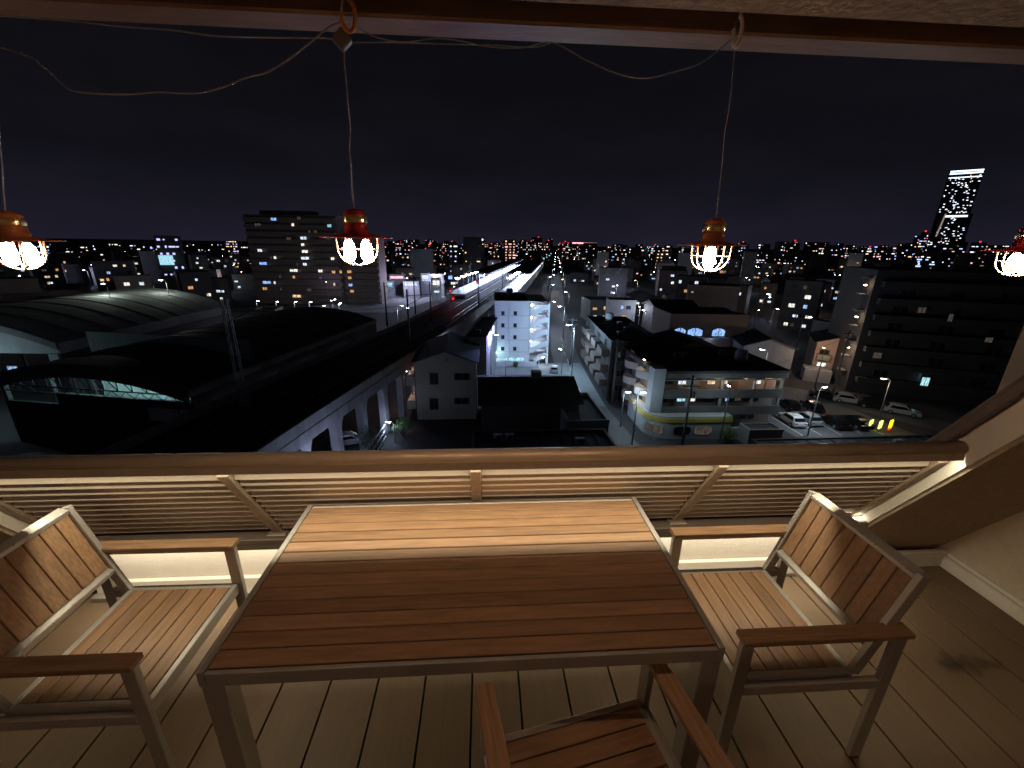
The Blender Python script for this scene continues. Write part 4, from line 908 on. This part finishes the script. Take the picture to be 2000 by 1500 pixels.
# ---- big apartment block with many lit windows
bb = empty('apartment_tower', 'big thirteen storey apartment block behind the sheds with scattered lit windows', 'building', (-82, 160, G), -.02)
MB().box(0, 31, 0, 12, 0, 30.2).build('wall', brown_wall, bb); MB().box(31.02, 44, 1.5, 12, 0, 23.0).build('wall', brown_wall, bb)
MB().box(4, 22, 3, 9, 30.25, 31.8).build('roof_house', brown_wall, bb)
band = mat('balcony_band_tan', (.14, .11, .10), .85, noise=.12, nscale=.3)
for k in range(13):
    z = .9+2.28*k; MB().box(.2, 30.8, -1.3, -.01, z, z+1.05).build('balcony_band', band, bb)
    if z < 21: MB().box(31.3, 43.8, .2, 1.49, z, z+1.05).build('balcony_band', band, bb)
zz = [(345, 140, 11, 'blue'), (185, 195, 12, 'dim'), (605, 130, 7, 'dim'), (550, 195, 5, 'white'), (900, 205, 8, 'cyan'), (715, 262, 4, 'dim'), (770, 262, 6, 'dim'), (500, 330, 9, 'dim'), (635, 325, 12, 'cool'), (645, 390, 6, 'white'), (215, 445, 9, 'cool'), (650, 455, 12, 'white'), (375, 515, 5, 'white'),
      (640, 520, 16, 'cool'), (935, 525, 7, 'white'), (230, 572, 15, 'blue'), (660, 580, 8, 'cool'), (530, 640, 16, 'white'), (810, 645, 9, 'white'), (945, 655, 7, 'orange'), (1080, 655, 9, 'orange'), (820, 710, 6, 'dim'), (560, 705, 5, 'orange'), (425, 700, 5, 'dim'), (1090, 715, 7, 'orange'), (262, 757, 17, 'blue'),
      (318, 757, 5, 'blue'), (1095, 785, 8, 'blue'), (265, 818, 9, 'orange'), (700, 830, 9, 'dim'), (1110, 845, 8, 'orange'), (555, 890, 18, 'warm'), (1020, 655, 5, 'orange'), (905, 330, 4, 'dim'), (340, 515, 3, 'dim'), (600, 580, 3, 'dim'), (375, 760, 4, 'white'), (440, 820, 3, 'dim'), (960, 775, 4, 'warm')]
for a, b, wpx, k in zz:
    q = aty(460+a/5, 400+b/5, 158.6); link('window', winmesh(k), bb, (q.x+82, -1.36 if q.x < -51 else .15, q.z-G-.5), 0, (wpx*.19, 1, 1.0))

# ---- mid town: low houses and blocks, individually placed
GR_H = 'low dark houses of the mid town'; GR_T = 'distant blocks of the skyline'; GR_L = 'small street lamps among the far roofs'
used = []
def free(x, y, r):
    # keep clear of railway, street and the landmark buildings
    if y < 1200:
        yy = max(27.5, min(y, 740)); p, d = via_at(yy)
        o = (Vector((x, y))-p).dot(Vector((d.y, -d.x)))
        if -17-r < o < 9+r: return False
    for (x0, y0), (x1, y1) in zip(street, street[1:]):
        if y0-r <= y <= y1+r:
            t = max(0, min(1, (y-y0)/(y1-y0))); 
            if abs(x-(x0+(x1-x0)*t)) < r+3.4: return False
    for ax, bx, ay, by in ((-90, -34, 30, 102), (-88, -34, 128, 176), (-64, -14, 120, 205), (-12, 30, 25, 98), (17, 56, 30, 92), (33, 112, 25, 86)):
        if ax-r < x < bx+r and ay-r < y < by+r: return False
    for ux, uy, ur in used:
        if (x-ux)**2+(y-uy)**2 < (r+ur)**2*.72: return False
    return True
HM = [dark_wall, brown_wall, conc_dark, grey_wall]
def zone(x, y):
    a = math.degrees(math.atan2(x, y)); d = math.hypot(x, y)
    near = 'near' if d < 150 else ('midway' if d < 260 else 'far')
    for lim, nm in ((-46, 'beyond the light arched shed'), (-36, 'below the violet tower'), (-27, 'beside the big apartment block'), (-17, 'behind the big apartment block'), (-7, 'behind the station square'), (3, 'beside the platforms'),
                    (10, 'along the straight street'), (17, 'behind the dark balcony block'), (25, 'below the amber pendant'), (33, 'behind the arcade windows'), (41, 'behind the salmon house'), (60, 'behind the dark slab')):
        if a < lim: return near+' '+nm
    return near+' at the dark edge'
COLW = {}
LABH = {'flat': 'dim flat roofed house among the dark mid town roofs', 'gable': 'dim gabled house among the dark mid town roofs', 'side': 'dim pitched roof house among the dark mid town roofs'}
cnt = 0
for tries in range(2600):
    az = random.uniform(-.95, .93); ds = 95*math.exp(random.random()*1.75); x, y = ds*math.sin(az), ds*math.cos(az)
    r = random.uniform(4.5, 9)
    if y < 60 or not free(x, y, r): continue
    used.append((x, y, r)); h = random.choice([5, 6, 6.5, 8, 9, 11, 13]) if ds > 140 else random.choice([5, 6, 7, 8])
    typ = random.choice(['flat', 'flat', 'gable', 'side']) if h < 9 else 'flat'
    w_, d_ = r*random.uniform(1.0, 1.5), r*random.uniform(.9, 1.3); rz = -az*.75+random.uniform(-.35, .35)
    HMc = random.choice(HM)
    b = building('town_house', LABH[typ], x-w_/2*math.cos(rz), y-w_/2*math.sin(rz)-d_/2, rz, w_, d_, h, HMc, None, 'house', GR_H, typ, par=.5 if typ == 'flat' else 1.5)
    nw = random.choice([1, 2, 2, 3, 4, 5]) if h < 9 else random.choice([4, 6, 8, 9, 11])
    for _ in range(nw):
        window(b, 'f', random.uniform(.4, w_-2), random.randint(0, max(0, int(h/2.6)-1))*2.6+.9, random.uniform(.8, 1.7), random.uniform(.8, 1.2), random.choice(['white', 'cool', 'warm', 'dim', 'white', 'orange', 'cool', 'blue', None]), (w_, d_))
    kinds = [c.data.name for c in b.children if c.name.startswith('window')]
    nlit = sum(1 for c in b.children if c.name.startswith('window') and c.data.materials[1] is not win_dark)
    hue = sorted({c.data.materials[1].name.split('_')[1] for c in b.children if c.name.startswith('window') and c.data.materials[1] is not win_dark})
    tone = {dark_wall.name: 'black', brown_wall.name: 'brown', conc_dark.name: 'concrete', grey_wall.name: 'grey'}[HMc.name]
    size = 'low' if h < 7 else ('mid rise' if h < 10 else 'taller')
    b['label'] = '%s %s %s house %s, %s' % (size, tone, {'flat': 'flat roofed', 'gable': 'gabled', 'side': 'pitched roof'}[typ], zone(x, y), (('%s %s' % (hue[0], 'window' if nlit == 1 else 'windows')) if nlit else 'unlit'))
    cnt += 1
    if cnt >= 210: break
nl = 0
for tries in range(1500):
    az = random.uniform(-.95, .93); ds = 100*math.exp(random.random()*2.0); x, y = ds*math.sin(az), ds*math.cos(az)
    if y < 70 or not free(x, y, .5): continue
    street_lamp(x, y, 7.5, 'tiny street lamp '+zone(x, y)+' between dark roofs', GR_L, warm=random.random() < .3, power=random.choice([0, 0, 700, 900]) if ds < 420 else 0, color=random.choice([(.7, .8, 1), (.8, .85, 1), (.62, .66, 1), (1, .78, .6)]), az=random.uniform(0, 6)); nl += 1
    if nl >= 150: break
ORD = ['first', 'second', 'third', 'fourth', 'fifth', 'sixth', 'seventh', 'eighth', 'ninth', 'tenth', 'eleventh', 'twelfth']+['a very far']*30
for k in range(34):     # lamps that follow the street to the vanishing point
    y = 112+k*24+k*k*.35
    for (x0, y0), (x1, y1) in zip(street, street[1:]):
        if y0 <= y <= y1:
            x = x0+(x1-x0)*(y-y0)/(y1-y0); break
    s_ = 1 if k % 2 else -1
    street_lamp(x+s_*3.2, y, 7.5, '%s lamp from the crossing along the straight street, %s side' % (ORD[k], 'railway' if s_ < 0 else 'far'), 'lamps along the straight street', warm=(k % 5 == 3), power=900 if k < 9 else 0, color=(.66, .78, 1), az=math.pi if s_ > 0 else 0)
for k, (px, py, yy, c) in enumerate(((1052, 511, 300, 'cyan'), (1062, 506, 360, 'cyan'), (1073, 500, 460, 'cyan'), (1048, 520, 240, 'cool'), (1076, 496, 520, 'cyan'), (1058, 516, 260, 'pink'))):
    q = aty(px, py, yy); t_ = empty('traffic_light', 'small far traffic light glowing over the straight street', 'traffic light', (q.x, q.y, G), 0, 'traffic lights over the straight street')
    MB().tube([(0, 0, 0), (0, 0, q.z-G)], .1, 5).build('pole', steel_dark, t_); MB().box(-.55, .55, -.2, .2, q.z-G, q.z-G+.9).build('light', FARM[c], t_)

# ---- skyline: blocks with their own lit windows
def block(px0, px1, ptop, Y, m, lits, label, group=None, dens=.18, cols=None, rows=None, red=False, name='far_block', depth=None, size=None, rnd=None):
    rn = rnd or random
    a = aty(px0, ptop, Y); b_ = aty(px1, ptop, Y); az = math.atan2((a.x+b_.x)/2, Y); rz = -az*.8
    w_ = max(6, (b_.x-a.x)*math.cos(az*.8)); top = a.z; h = max(5, top-G); d_ = depth or w_*.7
    b = building(name, label, a.x, Y-0*1, rz, w_, d_, h, m, None, 'building', group, par=.6)
    dist = math.hypot(a.x, Y); s = size or max(1.2, dist*.0025)
    nr = rows or max(2, int(h/max(2.8, s*1.6))); nc = cols or max(2, int(w_/max(2.6, s*1.5)))
    by = {}
    for i in range(nr):
        for j in range(nc):
            if rn.random() < dens:
                k = rn.choice(lits); mb = by.setdefault(k, MB()); u = (j+.5)*w_/nc+rn.uniform(-.2, .2)*s; z = h*(i+.6)/nr; a_ = s*rn.choice([.4, .5, .6, .8, 1.5])/2; c_ = s*rn.uniform(.3, .7)/2
                mb.box(u-a_, u+a_, -.16, -.02, z-c_, z+c_)
    for k, mb in by.items(): mb.build('lit_windows', FARM[k], b, kind='stuff')
    if group:
        top2 = sorted(by, key=lambda k: -len(by[k].f))[:2]
        b['label'] = '%s %s %s, mostly %s lights%s' % ('slim' if px1-px0 < 16 else 'broad', 'skyline block' if Y > 410 else 'mid distance block', zone(a.x, Y).replace('far ', '').replace('midway ', '').replace('near ', ''), ' and '.join(top2) or 'no', ', red beacon' if red else '')
    if red:
        mb = MB(); r2 = dist*.0010; mb.box(w_*.5-r2, w_*.5+r2, -.2, r2, h+.65, h+.65+r2*1.8); mb.build('warning_light', FARM['red'], b)
    return b
mixw = ['white', 'cool', 'warm', 'dim', 'dim', 'pink', 'white']
# named landmarks
block(300, 346, 462, 260, dark_wall, ['violet'], 'dark tower covered in rows of violet lights', dens=.85, cols=4, rows=6, size=1.9)
sg = aty(325, 508, 258); MB().box(-3.2, 3.2, -.2, .2, -2.6, 2.6).build('lit_billboard', LIT['cyan'], None, loc=sg, rz=.5, label='pale blue lit billboard at the foot of the violet tower', cat='billboard')
block(340, 416, 533, 175, grey_wall, ['dim', 'white'], 'pale low office with blue sign lights beyond the light shed', dens=.12)
block(384, 398, 552, 172, grey_wall, ['blue', 'cool'], 'slim building face washed in blue sign light', dens=.8, cols=3, rows=4)
block(905, 947, 464, 300, dark_wall, ['white', 'cool', 'blue', 'warm'], 'dark slab with blue and yellow window clusters behind the platforms', dens=.16, size=1.5)
block(985, 1008, 469, 380, brown_wall, ['pink', 'warm'], 'slender block with two columns of orange stair lights', dens=.92, cols=3, rows=11, size=1.5)
block(961, 972, 490, 330, brown_wall, ['warm'], 'low block with orange lit balconies beside the slender block', dens=.7, cols=2, rows=6)
block(1117, 1166, 474, 1500, grey_wall, ['dim'], 'wide far hall under a bright red and white roof line', dens=.05)
q0, q1 = aty(1117, 474.5, 1495), aty(1166, 475.5, 1495); MB().bar(q0, q1, 4, 4).build('roof_light_line', FARM['pink'], None, label='long pink white light line on the roof of the far hall', cat='light')
block(440, 462, 470, 420, dark_wall, ['violet', 'warm'], 'dark tower with two vertical rows of violet and orange lights', dens=.75, cols=4, rows=10, size=1.6)
block(875, 892, 477, 280, dark_wall, ['cool', 'blue', 'violet'], 'narrow building with a vertical blue sign', dens=.7, cols=2, rows=7, size=1.4)
block(800, 846, 488, 240, grey_wall, ['dim', 'white'], 'pale stepped building behind the pink shop lights', dens=.06)
block(1281, 1292, 494, 330, brown_wall, ['warm'], 'block with a column of orange balcony lights beyond the amber pendant', dens=.9, cols=2, rows=7, size=1.6)
block(1532, 1562, 519, 300, dark_wall, ['violet', 'cool'], 'tilted looking grid of violet windows in the dark town', dens=.97, cols=4, rows=3, size=2.0)
block(1640, 1690, 505, 420, brown_wall, ['dim', 'white'], 'block with two pale vertical light strips below the red beacon', dens=.12, red=True)
block(1790, 1825, 505, 330, dark_wall, ['blue', 'cool'], 'dark block with blue glowing sign faces', dens=.55, cols=3, rows=9, size=2.0)
block(1850, 1870, 518, 330, dark_wall, ['blue', 'violet'], 'small block with a cluster of blue lights', dens=.7, cols=3, rows=8, size=1.7)
block(1345, 1440, 560, 120, brown_wall, ['dim', 'warm'], 'brown block with warm lit roof terrace', dens=.04)
# stepped skyscraper
tw = empty('skyscraper', 'tall stepped skyscraper with a white lit crown towering over the skyline', 'skyscraper', (0, 0, 0))
TY = 1700
def tier(pa, pb, ptop, pbot, extra, name='tier'):
    Yt = TY+extra; a, b = aty(pa, ptop, Yt), aty(pb, ptop, Yt); az = math.atan2(a.x, Yt); zt = a.z; zb = G
    t = link('tier', None, tw, (a.x, Yt, zb), -az*.95); w_ = (b.x-a.x)*math.cos(az*.95)*1.0; h = zt-zb
    MB().box(0, w_, 0, w_*.8, 0, h).build('wall', mat('tower_glass', (.10, .11, .13), .3), t)
    return t, w_, h
t1, w1, h1 = tier(1856, 1918, 333, None, 0)
for z, hh in ((h1-5, 5.5), (h1-13, 4.5), (h1-27, 3)): MB().box(2, w1-2, -.8, -.1, z-hh/2, z+hh/2).build('crown_light', FARM['cool'], t1)
t2, w2, h2 = tier(1838, 1896, 418, None, -60); t3, w3, h3 = tier(1812, 1880, 462, None, -120)
MB().box(w2*.15, w2*.85, -.8, -.1, h2-12, h2-6).build('sky_lobby', FARM['cool'], t2)
MB().bar((2, -1, h3*.5), (w2*.15, -1, h2), 4, 3).build('edge_light', FARM['dim'], t2)
rn = random.Random(5)
for t_, w_, h_, n_, z0_ in ((t1, w1, h1, 90, .45), (t2, w2, h2, 60, .15), (t3, w3, h3, 70, .1)):
    for kk in ('white', 'cool', 'cool'):
        mb = MB()
        for _ in range(n_//3): u, z = rn.uniform(3, w_-8), h_*rn.uniform(z0_, .93); mb.box(u, u+rn.uniform(2, 6), -.6, -.1, z, z+rn.uniform(1.5, 3))
        mb.build('lit_windows', FARM[kk], t_, kind='stuff')
# anonymous skyline
rn = random.Random(11); spots = []
prof = [(-40, 478), (120, 470), (200, 475), (280, 478), (360, 476), (460, 474), (560, 472), (740, 472), (800, 468), (900, 472), (960, 474), (1020, 464), (1085, 468), (1180, 478), (1300, 480), (1480, 474), (1560, 470), (1640, 478), (1740, 482), (1800, 455), (1900, 470), (1990, 484), (2060, 488)]
def ptop_at(x):
    for (a, b), (c, d) in zip(prof, prof[1:]):
        if a <= x <= c: return b+(d-b)*(x-a)/(c-a)
    return 480
for k in range(112):
    px = -30+k*2080/112+rn.uniform(-9, 9); Y = rn.choice([420, 520, 650, 800, 1000, 1300, 1700]); 
    if abs(px-1885) < 70: Y = rn.choice([500, 700])
    wpx = rn.uniform(9, 26); top = ptop_at(px)+abs(rn.gauss(0, 9))
    redb = rn.random() < (.25 if 780 < px < 1100 or 1480 < px < 1560 else .07)
    block(px, px+wpx, top, Y, rn.choice([dark_wall, brown_wall, conc_dark]), mixw+(['pink', 'pink', 'warm'] if 780 < px < 1100 else ['cool', 'blue']), 'far skyline block with red roof beacon' if redb else 'far skyline block speckled with lit windows', GR_T, dens=rn.uniform(.16, .45), red=redb, rnd=rn)
for k in range(78):
    px = rn.uniform(740, 1290) if k < 50 else rn.uniform(1440, 1860); Y = rn.choice([700, 900, 1200, 1600]); wpx = rn.uniform(6, 15); top = ptop_at(px)-2+abs(rn.gauss(0, 7))
    redb = rn.random() < .2
    block(px, px+wpx, top, Y, rn.choice([dark_wall, brown_wall, conc_dark]), ['white', 'cool', 'pink', 'pink', 'dim', 'blue', 'warm']+(['red'] if px < 1120 else []), 'far block', GR_T, dens=rn.uniform(.3, .55), red=redb, rnd=rn)
for k in range(70):
    px = -30+k*2080/70+rn.uniform(-12, 12); Y = rn.choice([230, 280, 340, 400]); top = 492+abs(rn.gauss(0, 10)); wpx = rn.uniform(14, 34)
    if 840 < px+wpx and px < 1110: continue
    a = aty(px+wpx/2, 500, Y)
    if not free(a.x, a.y, 6): continue
    used.append((a.x, a.y, 7))
    block(px, px+wpx, top, Y, rn.choice([dark_wall, brown_wall, conc_dark, grey_wall]), mixw+['blue', 'cool'], 'mid distance block with a few lit windows', 'mid distance blocks before the skyline', dens=rn.uniform(.08, .3), rnd=rn)

# ---- shop lights on the station square
for px, py, yy, wv, hv, c, lb in ((775, 544, 190, 5.5, 1.0, 'pink', 'pink white arched shop light on the station square'), (850, 543, 185, 6, .9, 'pink', 'second pink white shop light next to the platforms'), (831, 548, 183, 2.6, 2.2, 'cool', 'square white shop sign between the pink lights'),
                                  (803, 558, 178, 5, .8, 'cool', 'low white shop fascia on the station square'), (762, 560, 180, 1.8, 1.6, 'cyan', 'greenish blue kiosk light on the station square'), (852, 558, 172, 2.6, 2.0, 'white', 'bright shop window under the platform edge')):
    q = aty(px, py, yy); s_ = empty('shop_front', lb, 'shop', (q.x, q.y, G), .1)
    hgt = q.z-G
    MB().box(-wv/2-.6, wv/2+.6, .1, 5, 0, hgt+hv+.8).build('wall', grey_wall, s_); MB().box(-wv/2, wv/2, -.1, .098, hgt, hgt+hv).build('lit_sign', LIT[c], s_)
for x, y, pw in ((-44, 160, 3500), (-30, 172, 4000), (-54, 152, 300), (-20, 182, 2500)):
    street_lamp(x, y, 8.5, 'street lamp on the pale station square', 'lamps on the station square', power=pw, color=(.62, .64, 1), arm=1, az=2)
for px, py in ((500, 588), (661, 592), (574, 589), (538, 589), (603, 590), (629, 597)):
    q = atz(px, py, G+5); street_lamp(q.x, q.y, 5, 'small lamp at the foot of the big apartment block', 'lamps at the foot of the big apartment block', arm=.3, power=120, color=(.8, .9, 1), warm=(px == 629))

# ---- roof clutter and wires
acm = MB().box(0, .85, 0, .35, 0, .62).mesh('air_conditioner', mat('ac_white', (.5, .5, .48), .6, noise=.15, nscale=4)); fanm = MB().lathe([(.0, .0), (.22, .0), (.25, .02)], 14).mesh('fan_grille', steel_dark)
def aircon(par, x, y, z, rz=0):
    a = link('air_conditioner', acm, par, (x, y, z), rz); link('fan_grille', fanm, a, (.5, -.025, .31), rot=(math.radians(90), 0, 0)); return a
for par, pts in ((a3, ((2, 5.5, 4.17), (3.1, 5.5, 4.17), (9.6, 4.4, 4.17))), (a2, ((1.2, 4.0, 3.47), (1.2, 6.2, 3.47))), (ra, ((4.5, 6, 8.005), (5.6, 6, 8.005), (11.5, 7.5, 8.005), (2.2, .7, 2.31), (9.2, .75, 4.61))), (rb, ((2, 5, 8.67), (4, 9, 8.67), (4, 14, 8.67))), (wa, ((2, 5, 11.62), (4.6, 8, 11.62))), (vw, ((1, 4, 8.67),)), (ft, ((6, 4, 2.77), (14, 5, 2.77), (22, 4.4, 2.77)))):
    for p in pts: aircon(par, *p)
def tank(par, x, y, z):
    t = MB().lathe([(0, 1.55), (.5, 1.5), (.72, 1.35), (.75, .3), (.75, .25), (0, .25)], 16, (x, y, z)).build('water_tank', mat('tank_white', (.45, .46, .47), .5), par, smooth=True)
    MB().box(x-.6, x+.6, y-.6, y+.6, z, z+.249).build('tank_base', steel, par)
tank(wa, 3.2, 11, 11.62); tank(rb, 3.5, 18, 8.67); tank(ra, 12.5, 4.2, 8.005)
def antenna(par, x, y, z):
    mb = MB(); mb.tube([(x, y, z), (x, y, z+2.2)], .025, 5); mb.bar((x-.5, y, z+2.1), (x+.5, y, z+2.1), .03, .03)
    for k in range(6): mb.bar((x-.45+k*.18, y-.28, z+2.1), (x-.45+k*.18, y+.28, z+2.1), .02, .02)
    mb.build('antenna', steel, par)
antenna(hs, 3.8, 6, 9.15); antenna(a1, 3.0, 5.25, 6.1); antenna(rc2, 4.7, 4, 7.95); antenna(re_, 3.8, 5, 7.5); antenna(rb, 6, 12, 8.67)
for par, x0, x1, y0, y1, z, n, ax in ((a3, .3, 12.9, .3, 7.2, 4.165, 12, 'y'), (ft, .3, 35.7, .3, 6.9, 2.765, 26, 'y'), (ra, -.2, 16.1, -.2, 11.9, 8.003, 14, 'y')):
    mb = MB()
    for k in range(n+1): xx = x0+(x1-x0)*k/n; mb.box(xx-.03, xx+.03, y0, y1, z, z+.06)
    mb.build('roof_seams', roof_flat, par)
def wire(a, b, sag, label):
    A, B = Vector(a), Vector(b); pts = [A.lerp(B, t/10)-Vector((0, 0, sag*4*(t/10)*(1-t/10))) for t in range(11)]
    MB().tube(pts, .022, 4).build('overhead_wire', steel_dark, None, label=label, cat='wire', group='overhead wires between the poles')
wire((22.6, 42.2, -11.9), (18.6, 56.5, -11.0), .5, 'thin overhead wire from the shop pole to the balcony block pole')
wire((18.6, 56.5, -11.0), (16.4, 77, -11.5), .6, 'thin overhead wire along the narrow street')
wire((22.6, 42.2, -12.6), (53.8, 58.0, -10.3), .8, 'long thin wire over the gallery apartment to the salmon house pole')
wire((-9.9, 55.6, -5.2), (-10.5, 84, -6.0), .5, 'contact wire between the overhead line poles of the railway')
wire((-9.9, 55.6, -5.9), (-22.3, 38, -4.0), .4, 'span wire from the slim pole to the lattice mast')
wire((-10.5, 84, -6.0), (-1.2, 97.5, -5.4), .3, 'span wire across the rails near the platforms')

rn = random.Random(21)
for k in range(22):
    px, py = rn.uniform(735, 900), rn.uniform(540, 572); yy = rn.uniform(168, 215); q = aty(px, py, yy); kk = rn.choice(['cool', 'pink', 'white', 'blue', 'cyan'])
    if not (q.z > G+1.5): q.z = G+1.5
    p, d = via_at(q.y)
    if (Vector((q.x, q.y))-p).dot(Vector((d.y, -d.x))) > -15.5: continue
    s_ = empty('lit_sign', '%s sign on a post, %s of the square' % ({'cool': 'bluish white', 'pink': 'pink', 'white': 'warm white', 'blue': 'blue', 'cyan': 'cyan'}[kk], 'platform side' if px > 840 else ('middle' if px > 790 else 'apartment side')), 'sign', (q.x, q.y, G), rn.uniform(-.3, .3), 'small lit signs around the station square')
    wv, hv = rn.uniform(.7, 2.4), rn.uniform(.5, 1.4); hg = q.z-G
    MB().box(-wv/2, wv/2, -.1, .1, hg, hg+hv).build('panel', LIT[kk], s_); MB().box(-.06, .06, -.06, .06, 0, hg-.002).build('post', steel_dark, s_)
